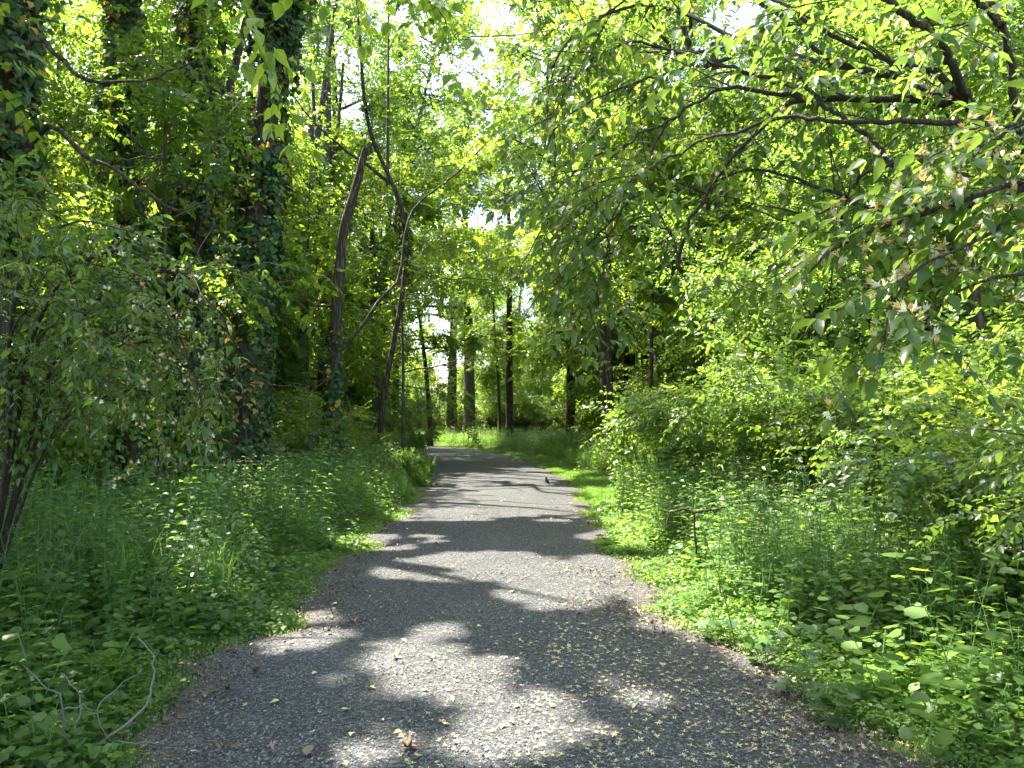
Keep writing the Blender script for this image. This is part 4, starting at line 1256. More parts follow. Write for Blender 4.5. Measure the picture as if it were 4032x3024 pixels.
while len(spots) < 84 and tries < 20000:
    tries += 1
    y = 30 + 75 * rng.random() ** 1.2
    x = rng.uniform(-.85, .85) * (y + 6)
    if on_path(x, y, 1.5) or (y < 44 and abs(x + 1) < 3.5 + (44 - y) * .15): continue
    if y < 54 and 1560 < 2016 + F * x / y < 2480: continue
    if free(x, y, 2.6 + .02 * y): spots.append((x, y, .8 + .4 * rng.random()))
for x, y in [(12, 16), (13, 24), (6.2, 28), (10, 30), (16, 12), (14, 6), (5.0, 33), (18, 20), (-17, 15), (-19, 9), (-19, 21), (-12, 31), (-23, 14), (-20, 27)]:
    spots.append((x, y, .8 + .3 * rng.random()))
scatter(tall, spots)

GS = 'saplings filling the wood'
LSx = 'young sapling with light green leaves among others in the wood'
sap = [variant('sapling', tree_geo(H, .05, lo, cr_, 11, sp_, SP_FINE, 1.0, (rng.normal() * .3, rng.normal() * .3), sides=6, tint0=t0), [M[mt], M['twig']], M['bark_grey'], 'sapling', LSx, GS, (0, 60, 0))
       for H, lo, cr_, sp_, mt, t0 in [(6.5, 1.3, 2.2, 2400, 'bright', .5), (5.2, .9, 1.9, 1900, 'tree', .55), (9.0, 1.8, 2.6, 3000, 'tree', .45), (4.4, .6, 1.7, 1500, 'bright', .45)]]
spots2 = []
tries = 0
while len(spots2) < 200 and tries < 30000:
    tries += 1
    y = 17 + 55 * rng.random() ** 1.1
    x = rng.uniform(-.8, .8) * (y + 4)
    if on_path(x, y, 2.2): continue
    if y < 46 and -1 < x - np.interp(y, YR, XR) < 4.2: continue
    if y < 51 and 1600 < 2016 + F * x / y < 2360: continue
    if 0 < x and y < 32 and 2016 + F * (x - 2.3) / y < 2500: continue
    if y < 27 and 1050 < 2016 + F * x / y < 1700: continue
    if free(x, y, 1.9, spots2): spots2.append((x, y, .75 + .5 * rng.random()))
for x, y in [(-8.6, 14.5), (-8.3, 8.6), (-9.8, 11.2), (-11.5, 12.5), (6.0, 17.2), (6.0, 14.4), (6.5, 20), (6.2, 24), (-8.5, 20)]:
    spots2.append((x, y, .8 + .3 * rng.random()))
scatter(sap, spots2)
for x, y, s_ in [(-10.8, 15.5, 1.25), (-8.9, 18.6, 1.3), (-12.6, 17.5, 1.4), (-9.4, 22, 1.4), (-11.5, 12, 1.2),
                 (5.8, 23, 1.2), (7.2, 18, 1.25), (8.6, 14.5, 1.2), (5.0, 32, 1.3), (-6.5, 28, 1.3), (10.5, 19.5, 1.4)]:
    copy_tree(sap[2], (x, y, float(ground_z(x, y)) - .03), rng.random() * 6.28, s_, 'full grown loose crowned sapling ' + where(x, y))

GB = 'bushes of the understory'
LB = 'dense leafy understory bush among others beside the path'
HMS = [M['honey'], M['twig'], M['petal'], M['petal_old']]
BMS = [M['bright'], M['twig'], M['petal'], M['petal_old']]
bush = [variant('bush', shrub_geo(H, spd, st, SP_HON, per, 1.25, t0, (0, 0), sub=8), mm, M['bark_shrub'], 'bush', LB, GB, (0, 60, 0), 'foliage', 'stems')
        for H, spd, st, per, t0, mm in [(2.6, 1.2, 16, 14, .45, HMS), (2.1, 1.1, 15, 15, .55, BMS), (3.1, 1.4, 16, 15, .5, HMS), (1.5, .8, 13, 13, .5, BMS)]]
for b in bush:
    for ch in b.children:
        if ch.name.startswith('stems'): ch["kind"] = "stuff"
spots3 = []
tries = 0
while len(spots3) < 236 and tries < 60000:
    tries += 1
    y = 9 + 68 * rng.random() ** 1.2
    x = rng.uniform(-.8, .8) * (y + 3)
    e = np.interp(y, YR, XR)
    if on_path(x, y, 1.9): continue
    if 0 < x - e < (3.7 if 12 < y < 32 else 2.2): continue
    if y < 51 and 1600 < 2016 + F * x / y < 2340: continue
    if y < 15 and -6.2 < x < 0: continue
    if 0 < x and y < 34 and 2016 + F * (x - 2.3) / y < 2500: continue
    if y < 18 and 150 < 2016 + F * x / y < 1700: continue
    if free(x, y, 1.35, spots3): spots3.append((x, y, .75 + .45 * rng.random()))
for x, y, s in [(4.5, 6.3, .8), (5.2, 7.6, 1.0), (4.3, 9.2, .85), (5.6, 5.0, .9), (3.8, 11.4, .95), (6.6, 9.4, 1.1), (4.6, 4.3, .6), (6.6, 6.6, 1.1), (5.3, 13.8, .8),
                (-7.0, 8.6, 1.0), (-8.6, 10, 1.1), (-7.5, 6.6, .9)]:
    spots3.append((x, y, s))
for x, y, s in [(-3.0, 17.6, .42), (-4.3, 21, .6), (-5.0, 24.5, .7), (-3.0, 12.9, .38), (-4.9, 15.4, .7), (-5.4, 18, .9), (-7.3, 11.3, .7), (-6.4, 14.4, .8), (-3.9, 26.5, .6)]:
    spots3.append((x, y, s))
for i in range(26):
    spots3.append((-24 + i * 1.35 + rng.normal() * .3, 54 + 5 * rng.random(), 1.0 + .35 * rng.random()))
scatter(bush, spots3)

# ------------------------------------------------------------------ undergrowth (countless: stuff, instanced)
TPL = bpy.data.collections.new("plant_templates")
def tmpl(name, g, mats):
    o = bpy.data.objects.new(name, g.mesh(name, mats))
    return o
def herb_geo(h, nleaf, leaf, size, stalk=True, seed_top=False, horiz=.9, low=.1, tint=.45, flower=0):
    g = Geo()
    a0 = rng.random() * 6
    lean = rng.normal(size=2) * .15
    C = np.array([(lean[0] * t ** 2 * h, lean[1] * t ** 2 * h, h * t) for t in np.linspace(0, 1, 5)])
    if stalk: tube(g, C, np.linspace(.0035, .0015, 5), 3, mat=1, cap=False)
    for i in range(nleaf):
        t = low + (1 - low) * (i + .5) / nleaf
        p = np.array([np.interp(t, np.linspace(0, 1, 5), C[:, k]) for k in range(3)])
        a = a0 + i * 2.4 + rng.normal() * .3
        pet = size * (1.3 - .9 * t) * (.6 + .5 * rng.random())
        d = np.array([math.cos(a), math.sin(a), .45 - .2 * rng.random()])
        e = p + d * pet
        if not seed_top or t < .6:
            tube(g, np.array([p, e]), .0012, 3, mat=1, cap=False)
            R = frames(np.array([d * np.array([1, 1, .1]) + np.array([0, 0, -.15 * rng.random()])]), nrm(np.array([0, 0, 1]) + rng.normal(size=3) * .28))
            place(g, leaf, [e], R, size * (.7 + .5 * rng.random()) * (1.15 - .5 * t), tint + rng.normal() * .13)
    if seed_top:
        for i in range(12):
            t = .5 + .5 * i / 12
            p = np.array([np.interp(t, np.linspace(0, 1, 5), C[:, k]) for k in range(3)])
            a = i * 2.4
            tube(g, np.array([p, p + np.array([math.cos(a) * .03, math.sin(a) * .03, .045])]), .0011, 3, mat=1, cap=False)
    for i in range(flower):
        p = C[-1] + rng.normal(size=3) * np.array([.012, .012, .008])
        place(g, fan([(.3, 0, 0), (0, .3, 0), (-.3, 0, 0), (0, -.3, 0)], (0, 0, -.05)), [p], np.eye(3)[None], .02, 0, 2)
    return g
def join_geo(gs, offs, rots):
    G = Geo()
    for g, o_, r in zip(gs, offs, rots):
        T = to_template(g)
        Rm = np.array([[math.cos(r), -math.sin(r), 0], [math.sin(r), math.cos(r), 0], [0, 0, 1]])
        place(G, T, [o_], Rm[None], 1.0, 0)
    return G
def patch_geo(fn, n, rad):
    return join_geo([fn() for _ in range(n)], [np.array([rng.normal() * rad, rng.normal() * rad, 0]) for _ in range(n)], rng.random(n) * 6)
def grass_geo(n, h, rad, w=.005, lean=.5):
    g = Geo()
    for i in range(n):
        a = rng.random() * 6.28
        r = rad * rng.random() ** .5
        p = np.array([math.cos(a) * r, math.sin(a) * r, 0])
        hh = h * (.5 + .6 * rng.random()); b = rng.random() * 6.28; l = lean * rng.random() * hh
        ts = np.array([0, .4, .75, 1])
        C = p + np.stack([math.cos(b) * l * ts ** 2, math.sin(b) * l * ts ** 2, hh * ts * (1 - .15 * ts)], -1)
        s_ = np.array([-math.sin(b), math.cos(b), 0]) * w
        V = np.array([C[0] - s_, C[0] + s_, C[1] - s_ * .9, C[1] + s_ * .9, C[2] - s_ * .6, C[2] + s_ * .6, C[3]])
        g.add(V, [(0, 1, 3), (0, 3, 2), (2, 3, 5), (2, 5, 4), (4, 5, 6)], .4 + .35 * rng.random(), 0)
    return g
def creeper_geo(n, rad, h, leaf, size, tint=.4):
    g = Geo()
    for i in range(n):
        a = rng.random() * 6.28; r = rad * rng.random() ** .5
        z = h * (.3 + .7 * rng.random())
        p = np.array([math.cos(a) * r, math.sin(a) * r, z])
        tube(g, np.array([[p[0] * .9, p[1] * .9, 0], p]), .0011, 3, mat=1, cap=False)
        R = frames(np.array([[math.cos(a + rng.normal()), math.sin(a + rng.normal()), -.1 + rng.normal() * .2]]), nrm(np.array([0, 0, 1]) + rng.normal(size=3) * .3))
        place(g, leaf, [p], R, size * (.5 + .8 * rng.random()), tint + rng.normal() * .15)
    return g

HB = [M['herb'], M['stalk'], M['white']]
KIND = {}
KIND['mustard'] = [tmpl('mustard_plant', patch_geo(lambda: herb_geo(.42, 11, HEART, .068), 2, .05), HB) for _ in range(4)]
KIND['tallm'] = [tmpl('tall_mustard_plant', patch_geo(lambda: herb_geo(.78, 15, HEART, .058, seed_top=True, flower=3), 2, .06), HB) for _ in range(3)]
KIND['creeper'] = [tmpl('creeper_patch', creeper_geo(46, .2, .17, IVY if i % 2 else HEART, .062, .42), HB) for i in range(3)]
KIND['small'] = [tmpl('chickweed_patch', creeper_geo(90, .16, .12, D2, .034, .75), HB) for _ in range(3)]
KIND['flower'] = [tmpl('white_flowered_herb', patch_geo(lambda: herb_geo(.5, 7, L8, .06, flower=4), 3, .07), HB) for _ in range(2)]
KIND['grass'] = [tmpl('grass_tuft', grass_geo(34, .62, .09), [M['grass'], M['stalk']]) for _ in range(3)]
KIND['lawn'] = [tmpl('short_grass_tuft', grass_geo(46, .075, .10, .0028, .6), [M['grass'], M['stalk']]) for _ in range(3)]
KIND['leafy'] = [tmpl('leafy_seedling', patch_geo(lambda: herb_geo(.62, 16, L8W, .062, tint=.5), 2, .08), HB) for _ in range(3)]

def gn_scatter(name, templates, P, rz, tilt, S, idx, label=None):
    """one object: points carrying rotation, scale and index; instances picked from templates"""
    me = bpy.data.meshes.new(name)
    me.vertices.add(len(P))
    me.vertices.foreach_set("co", np.asarray(P, np.float32).ravel())
    rot = np.stack([tilt[:, 0], tilt[:, 1], rz], -1)
    a = me.attributes.new("rot", 'FLOAT_VECTOR', 'POINT'); a.data.foreach_set("vector", rot.astype(np.float32).ravel())
    a = me.attributes.new("scl", 'FLOAT', 'POINT'); a.data.foreach_set("value", np.asarray(S, np.float32))
    a = me.attributes.new("idx", 'INT', 'POINT'); a.data.foreach_set("value", np.asarray(idx, np.int32))
    o = link(name, me)
    o["kind"] = "stuff"
    if label: o["label"] = label
    ng = bpy.data.node_groups.new(name + "_scatter", 'GeometryNodeTree')
    ng.interface.new_socket("Geometry", in_out='INPUT', socket_type='NodeSocketGeometry')
    ng.interface.new_socket("Geometry", in_out='OUTPUT', socket_type='NodeSocketGeometry')
    N, L = ng.nodes, ng.links
    gi, go = N.new('NodeGroupInput'), N.new('NodeGroupOutput')
    jn = N.new('GeometryNodeGeometryToInstance')
    for t in templates[::-1]:
        oi = N.new('GeometryNodeObjectInfo'); oi.inputs['Object'].default_value = t
        oi.inputs['As Instance'].default_value = True
        L.new(oi.outputs['Geometry'], jn.inputs[0])
    # Geometry to Instance makes one instance; join instead keeps one per template
    N.remove(jn)
    jn = N.new('GeometryNodeJoinGeometry')
    for t, oi in zip(templates[::-1], [x for x in N if x.bl_idname == 'GeometryNodeObjectInfo']):
        L.new(oi.outputs['Geometry'], jn.inputs[0])
    ip = N.new('GeometryNodeInstanceOnPoints')
    L.new(gi.outputs[0], ip.inputs['Points']); L.new(jn.outputs[0], ip.inputs['Instance'])
    ip.inputs['Pick Instance'].default_value = True
    def named(nm, ty):
        q_ = N.new('GeometryNodeInputNamedAttribute'); q_.data_type = ty; q_.inputs['Name'].default_value = nm
        return q_.outputs['Attribute']
    L.new(named('idx', 'INT'), ip.inputs['Instance Index'])
    er = N.new('FunctionNodeEulerToRotation'); L.new(named('rot', 'FLOAT_VECTOR'), er.inputs[0])
    L.new(er.outputs[0], ip.inputs['Rotation'])
    L.new(named('scl', 'FLOAT'), ip.inputs['Scale'])
    L.new(ip.outputs[0], go.inputs[0])
    md = o.modifiers.new("scatter", 'NODES'); md.node_group = ng
    return o

def band(n, side, y0, y1, d0, d1, p=1.0, yp=1.0):
    """points at d0..d1 metres outside the path edge"""
    y = y0 + (y1 - y0) * rng.random(n) ** yp
    d = d0 + (d1 - d0) * rng.random(n) ** p
    x = np.where(side < 0, xl(y) - d, xr(y) + d) if np.isscalar(side) else None
    return np.stack([x, y, ground_z(x, y) - .03], -1), d

def spread(name, kind, sets, label, smin=.7, smax=1.25, hgt=None):
    P, D = zip(*sets)
    P, D = np.concatenate(P), np.concatenate(D)
    ok = ~on_path(P[:, 0], P[:, 1], -.22)
    P, D = P[ok], D[ok]
    n = len(P)
    S = smin + (smax - smin) * rng.random(n)
    if hgt is not None: S *= hgt(D, P)
    gn_scatter(name, KIND[kind], P, rng.random(n) * 6.28, rng.normal(size=(n, 2)) * .12, S, rng.integers(0, len(KIND[kind]), n), label)
ramp = lambda lo, w_: (lambda D, P: lo + (1 - lo) * np.clip(D / w_, 0, 1))
spread('garlic_mustard', 'mustard', [band(1500, -1, 2.2, 9, .25, 6.0, .8), band(1300, 1, 3.2, 9, .3, 5.5, .8), band(1500, -1, 9, 20, .3, 8), band(1500, 1, 9, 20, .9, 8), band(900, -1, 20, 45, .4, 8), band(1200, 1, 20, 45, .7, 8)],
       'knee high toothed leaf plants carpeting both sides of the path', hgt=ramp(.55, .8))
spread('tall_mustard', 'tallm', [band(330, -1, 3.5, 12, 1.2, 6.5), band(850, 1, 5.2, 12.5, .55, 5), band(700, -1, 12, 30, .4, 7), band(600, 1, 12, 30, 1.2, 7)],
       'thin seeding stalks standing above the ground cover', .8, 1.5, hgt=ramp(.6, 1.5))
spread('creeper', 'creeper', [band(1250, -1, 1.8, 8, -.02, 5, .85), band(1000, 1, 2.6, 8, .05, 5, .8), band(900, -1, 8, 20, .1, 5), band(800, 1, 8, 13.5, .1, 5)],
       'low heart and ivy shaped leaves creeping at the path edge', hgt=ramp(.6, .8))
spread('chickweed', 'small', [band(900, 1, 4.6, 11.5, -.12, 1.3, .8), band(320, -1, 3.5, 16, -.08, .5), band(180, 1, 2.8, 5, .1, .7), band(500, 1, 24, 44, 0, 1.2), band(160, -1, 18, 40, 0, .8)],
       'fine bright green weeds fringing the gravel', hgt=ramp(.7, .5))
spread('white_flowers', 'flower', [band(260, -1, 3, 10, .6, 6), band(160, 1, 5, 12, .6, 5), band(260, -1, 10, 24, .5, 6), band(260, 1, 10, 24, 1.5, 6)],
       'loose herbs with tiny white flowers in the undergrowth')
spread('tall_grass', 'grass', [band(90, -1, 6, 16, .5, 5), band(1500, -1, 13, 44, .10, 3.0), band(900, 1, 22, 48, .9, 4.5), band(120, 1, 6, 14, .8, 4)],
       'tall soft grass along the verges near the bend', .7, 1.3)
spread('lawn_strip', 'lawn', [band(2600, 1, 13.0, 24.5, -.05, 1.35), band(700, 1, 24, 40, -.05, .8), band(300, -1, 8, 20, -.05, .3)],
       'short mown grass strip beside the gravel where the bird stands')
spread('leafy_seedlings', 'leafy', [band(420, -1, 4, 12, 1.4, 6.5), band(620, 1, 4.2, 12, .9, 5.5), band(900, -1, 12, 34, .8, 8), band(1100, 1, 12, 34, 1.5, 8), band(1600, 1, 30, 60, 1, 18), band(1200, -1, 30, 60, 1, 18)],
       'waist high leafy seedlings thickening the undergrowth', .8, 1.5, ramp(.6, 1.0))
spread('leafy_weeds', 'leafy', [band(620, -1, 9.5, 27, .25, 2.3), band(700, 1, 13, 30, 1.3, 3.6), band(380, 1, 6, 13, .45, 2.4), band(260, 1, 30, 42, .5, 3), band(160, -1, 6, 10, .8, 3)],
       'tall leafy weeds banked up along the verges', 1.0, 1.75, ramp(.5, .9))
spread('verge_grass', 'lawn', [band(700, -1, 2.6, 13, -.16, .3), band(800, 1, 3.2, 13, -.16, .35)], 'short grass creeping over the gravel edge')

# litter, gravel stones, fallen blossoms
def stone_geo(seed):
    r = np.random.default_rng(seed); g = Geo()
    V = np.array([(1, 0, 0), (-1, 0, 0), (0, 1, 0), (0, -1, 0), (0, 0, .8), (0, 0, -.8)], float) * (.7 + .6 * r.random((6, 1)))
    g.add(V, [(0, 2, 4), (2, 1, 4), (1, 3, 4), (3, 0, 4), (2, 0, 5), (1, 2, 5), (3, 1, 5), (0, 3, 5)], .5, 0)
    return g
M['stone'] = plain_mat('gravel_stone', (0.155, 0.152, 0.140), var=.9, rough=.7, scale=3)
ST = [tmpl('stone', stone_geo(i), [M['stone']]) for i in range(4)]
n = 38000
y = 2.3 + 11 * rng.random(n) ** 1.7
x = xl(y) + (xr(y) - xl(y)) * rng.random(n)
P = np.stack([x, y, path_z(x, y) - .002], -1)
gn_scatter('gravel', ST, P, rng.random(n) * 6.28, rng.normal(size=(n, 2)), .0025 + .0075 * rng.random(n) ** 2.4, rng.integers(0, 4, n), 'loose dark grey gravel on the path')
def dry_leaf_geo(T, curl, seed):
    r = np.random.default_rng(seed); g = Geo()
    V = T.V.copy(); V[:, 1] -= .5
    V[:, 2] += curl * (V[:, 0] ** 2 * 3 + (V[:, 1]) ** 2 * .8) + r.normal(size=len(V)) * .03 + .04
    g.add(V, T.F, .5, 0)
    return g
LT_ = [tmpl('dry_leaf', dry_leaf_geo(T_, .6, i), [M['litter']]) for i, T_ in enumerate([L8W, LOBED, L8, D2])]
sets = [band(2600, -1, 1.8, 9, -.55, .5), band(4200, 1, 2.0, 8, -.9, .8, .7), band(900, -1, 9, 20, -.2, .3), band(700, 1, 8, 14, -.15, .3)]
P = np.concatenate([s_[0] for s_ in sets]); P[:, 2] = path_z(P[:, 0], P[:, 1]) + .004 + .01 * rng.random(len(P)); n = len(P)
gn_scatter('leaf_litter', LT_, P, rng.random(n) * 6.28, rng.normal(size=(n, 2)) * .25, .010 + .034 * rng.random(n) ** 2.4, rng.integers(0, 4, n), 'brown crumbled leaf litter along the path edges')

def blossom_fallen():
    g = Geo()
    for a in np.linspace(0, 2 * pi, 5, endpoint=False) + rng.normal(size=5) * .3:
        l = .6 + .5 * rng.random()
        d = np.array([math.cos(a), math.sin(a), .1 + .25 * rng.random()])
        place(g, Tm([(0, 0, 0), (-.15, .5, .06), (0, 1, 0), (.15, .5, .06)], [(0, 3, 2), (0, 2, 1)]), [np.array([0, 0, .08])], frames(np.array([d]), (0, 0, 1)), l, .5)
    return g
BF = [blossom_fallen().mesh('fallen_blossom', [M['fallen_petal']]) for _ in range(5)]
def blossom_spots(n, seed):
    r = np.random.default_rng(seed)
    out_ = []
    while len(out_) < n:
        y = 2.5 + 6 * r.random() ** 1.3
        x = r.uniform(-2.2, 2.9)
        dens = 1 / (1 + math.exp(-(x - (-.1 + .10 * (y - 3))) * 3.2)) * (1 if y < 6.2 else .35)
        dens = max(dens, .045)
        if x > xr(y) + .7 or x < xl(y): continue
        if r.random() < dens * (.12 + 1.5 * float(vnoise(x, y, .22, 14)) * float(vnoise(x, y, .8, 15))): out_.append((x, y))
    return np.array(out_)
BS = blossom_spots(3000, 5)
vis = visible(np.column_stack([BS, np.zeros(len(BS))]), 0)
order = np.argsort(np.where(vis, BS[:, 1], 99))
one, rest = order[:300], order[300:]
for q_, i in enumerate(one):
    o = link('fallen_blossom', BF[q_ % 5])
    x, y = BS[i]
    o.location = (x, y, float(path_z(x, y)) + .002)
    o.rotation_euler = (rng.normal() * .2, rng.normal() * .2, rng.random() * 6.28)
    s_ = .013 + .013 * rng.random(); o.scale = (s_, s_, s_)
    tag(o, 'curled yellowish honeysuckle blossom lying on the shaded gravel near the camera', 'blossom', 'fallen blossoms on the path')
BT = [bpy.data.objects.new('fallen_blossom_shape', m_) for m_ in BF]
P = np.column_stack([BS[rest], path_z(BS[rest][:, 0], BS[rest][:, 1]) + .003]); n = len(P)
gn_scatter('scattered_blossoms', BT, P, rng.random(n) * 6.28, rng.normal(size=(n, 2)) * .2, .012 + .012 * rng.random(n), rng.integers(0, 5, n), 'yellowish fallen blossoms scattered over the right half of the path')

# fallen leaves, each a thing
FLY = [dry_leaf_geo(T_, c_, 50 + i).mesh('fallen_leaf', [M['fall_yel']]) for i, (T_, c_) in enumerate([(L8W, .3), (L8, .4), (IVY, .2)])]
FLB = [dry_leaf_geo(T_, c_, 60 + i).mesh('fallen_leaf', [M['fall_brn']]) for i, (T_, c_) in enumerate([(L8W, .7), (LOBED, .5), (L8, .7)])]
spots4 = []
def add_fallen(u, v, s, brown, label=None):
    x, y = ground_at(u, v)
    me = (FLB if brown else FLY)[len(spots4) % 3]
    o = link('fallen_leaf', me)
    o.location = (x, y, float(path_z(x, y)) + .004)
    o.rotation_euler = (rng.normal() * .15, rng.normal() * .15, rng.random() * 6.28)
    o.scale = (s, s, s)
    spots4.append((x, y))
    if label is None:
        label = ('brown curled fallen leaf lying somewhere on the gravel' if brown else 'pale yellow green fallen leaf lying somewhere on the gravel')
    tag(o, label, 'leaf', ('brown' if brown else 'yellow green') + ' fallen leaves on the path')
add_fallen(668, 1633, .085, True, 'large tan curled leaf near the bottom edge left of the middle')
add_fallen(885, 1628, .075, True, 'crumpled tan and yellow leaf in a sun patch at the bottom')
add_fallen(907, 1645, .045, False, 'round yellow leaf at the bottom edge beside a crumpled tan leaf')
add_fallen(1115, 1537, .05, False, 'bright yellow leaf upright in the lower sun patch')
add_fallen(858, 1430, .07, True, 'orange brown curled leaf at the left tip of the middle sun patch')
add_fallen(653, 1338, .075, False, 'bright yellow leaf on the small sun patch by the left verge')
add_fallen(1135, 1258, .05, True, 'small brown leaf in the wide sun patch across the path')
for q_ in range(270):
    y = 2.6 + 12 * rng.random() ** 1.9
    x = float(xl(y) + (xr(y) - xl(y)) * rng.random() ** 1.15)
    v = (HOR + EYE * F / y) / 1.8228; u = (2016 + F * x / y) / 1.8228
    add_fallen(u, v, .020 + .036 * rng.random() ** 1.4, rng.random() < .38)

# ------------------------------------------------------------------ individual foreground plants
def plant(name, label, x, y, geo_fn, leaf_T, mat, n_leaf, h, size, cat='plant', group=None, spread_=.35, stems=1, stalk='stalk', lowest=.05, singles=True):
    root = thing(name, label, cat, (x, y, float(ground_z(x, y)) - .03), group)
    ms = leaf_meshes('leaf', leaf_T, mat, 4, (.3, .8))
    P, D = [], []
    for s_ in range(stems):
        a = s_ * 2.4 + rng.random()
        C = np.array([(math.cos(a) * spread_ * h * t ** 1.4, math.sin(a) * spread_ * h * t ** 1.4, h * t * (1 - .1 * t)) for t in np.linspace(0, 1, 6)]) * (.75 + .4 * rng.random())
        g = Geo(); tube(g, C, np.linspace(.004, .0018, 6), 5, mat=0); g.build('stem', M[stalk], root)
        for i in range(n_leaf):
            t = lowest + (1 - lowest) * (i + .6) / n_leaf
            p = np.array([np.interp(t, np.linspace(0, 1, 6), C[:, k]) for k in range(3)])
            b = i * 2.4 + rng.normal() * .3
            d = np.array([math.cos(b), math.sin(b), .35 + .2 * rng.normal()])
            pp = p + d * size * .35
            P.append(pp + np.array(root.location)); D.append(d * np.array([1, 1, .3]))
    P, D = np.array(P), np.array(D)
    R = frames(D, nrm(np.array([0, 0, 1.0]) + rng.normal(size=(len(P), 3)) * .25))
    emit_single(root, 'leaf', ms, P, R, size * (.65 + .6 * rng.random(len(P))))
    return root
def pl2(u, v): return ground_at(u, v)
x, y = pl2(1325, 1185)
plant('burdock', 'low plant with broad pale leaves jutting onto the gravel at the right verge', x + .05, y, None, L8W, M['herb'], 7, .16, .19, stems=2, spread_=.9)
for (u, v, lab, hh) in [(1795, 1560, 'dark jagged leaved plant closest to the bottom right of the path', .30), (1720, 1500, 'dark jagged leaved plant leaning over the bare right verge', .42),
                        (1650, 1440, 'dark jagged leaved plant between the sunlit weeds and the path', .38), (1545, 1385, 'small low weed standing alone on the right path edge', .18)]:
    x, y = pl2(u, v)
    plant('leafy_weed', lab, x, y, None, LOBED, M['mugwort'], 9, hh, .085, stems=3, group=None)
for (u, v, lab, hh) in [(2000, 1640, 'tall toothed leaf plant at the far bottom right', .75), (2080, 1560, 'tall toothed leaf plant rising from shade at the right edge', .85),
                        (1900, 1520, 'toothed leaf plant at the border of sun and shade on the right', .55), (1850, 1440, 'sunlit toothed leaf plant among the right ground cover', .6)]:
    x, y = pl2(u, v)
    plant('garlic_mustard_plant', lab, x, y, None, HEART, M['herb'], 12, hh, .10, stems=2, group='tall toothed leaf plants on the right verge')
for (u, v, lab, hh) in [(80, 1560, 'broad toothed leaf plant in the bottom left corner', .5), (230, 1500, 'toothed leaf plant beside the dead grey branch', .4),
                        (60, 1420, 'large leaved plant at the left edge of the undergrowth', .6)]:
    x, y = pl2(u, v)
    plant('garlic_mustard_plant', lab, x, y, None, HEART, M['herb'], 11, hh, .095, stems=2, group='toothed leaf plants at the lower left')
# sunlit pale stalks on the right (seeding garlic mustard)
for i, (u0, v0, u1, v1, lab) in enumerate([(1655, 1310, 1745, 1105, 'pale bare seeding stalk leaning right above the sunlit weeds'),
                                      (1610, 1290, 1660, 1130, 'pale forked seeding stalk left of the leaning one'),
                                      (1580, 1300, 1500, 1105, 'pale seeding stalk leaning left over the weeds'),
                                      (1690, 1300, 1690, 1130, 'upright pale seeding stalk between two leaning ones')]):
    x, y = pl2(u0 + 10, v0 + 90)
    root = thing('seed_stalk', lab, 'plant', (x, y, 0), 'seeding stalks on the right verge')
    top = at2(u1, v1, y - .05)
    C = smooth_line([np.array([x, y, 0]), np.array([x, y, 0]) * .5 + top * .5 + [.03, 0, 0], top], 14)
    g = Geo(); tube(g, rel(root, C), np.linspace(.005, .0018, 14), 5); g.build('stem', M['stalk'], root)
    g = Geo()
    for k in range(4, 14):
        for q_ in range(2):
            a = rng.random() * 6.28
            e = C[k] + np.array([math.cos(a) * .09, math.sin(a) * .09, .13 * (.5 + rng.random())])
            tube(g, rel(root, np.array([C[k], e])), .0013, 3, cap=False)
    g.build('seed_pods', M['stalk'], root)["kind"] = "stuff"
    ms = leaf_meshes('leaf', HEART, M['herb'], 4, (.4, .8))
    ks = rng.integers(2, 9, 7)
    D = rnd_dir(7) * np.array([1, 1, .2])
    emit_single(root, 'leaf', ms, C[ks] + D * .03, frames(D, nrm(np.array([0, 0, 1.0]) + rng.normal(size=(7, 3)) * .3)), .06 + .04 * rng.random(7))

# violet wildflowers deep on the right
x, y = gx(3560, 12), 12.0
root = thing('violet_wildflowers', 'clump of small violet flowers glimpsed low through the bushes on the right', 'flowers', (x, y, 0))
g, g2 = Geo(), Geo()
for i in range(46):
    p = np.array([rng.normal() * .55, rng.normal() * .4, .55 + .35 * rng.random()])
    tube(g, np.array([[p[0] * .8, p[1] * .8, 0], p]), .002, 3, cap=False)
    for k in range(9):
        place(g2, fan([(.5, 0, 0), (.1, .5, 0), (-.5, .1, 0), (0, -.5, 0)], (0, 0, -.05)), [p + rng.normal(size=3) * .03], frames(np.array([[rng.normal(), rng.normal(), rng.normal() * .3]]), (0, -.6, .8)), .028, .5)
g.build('stems', M['stalk'], root)["kind"] = "stuff"
g2.build('petals', M['violet'], root)["kind"] = "stuff"

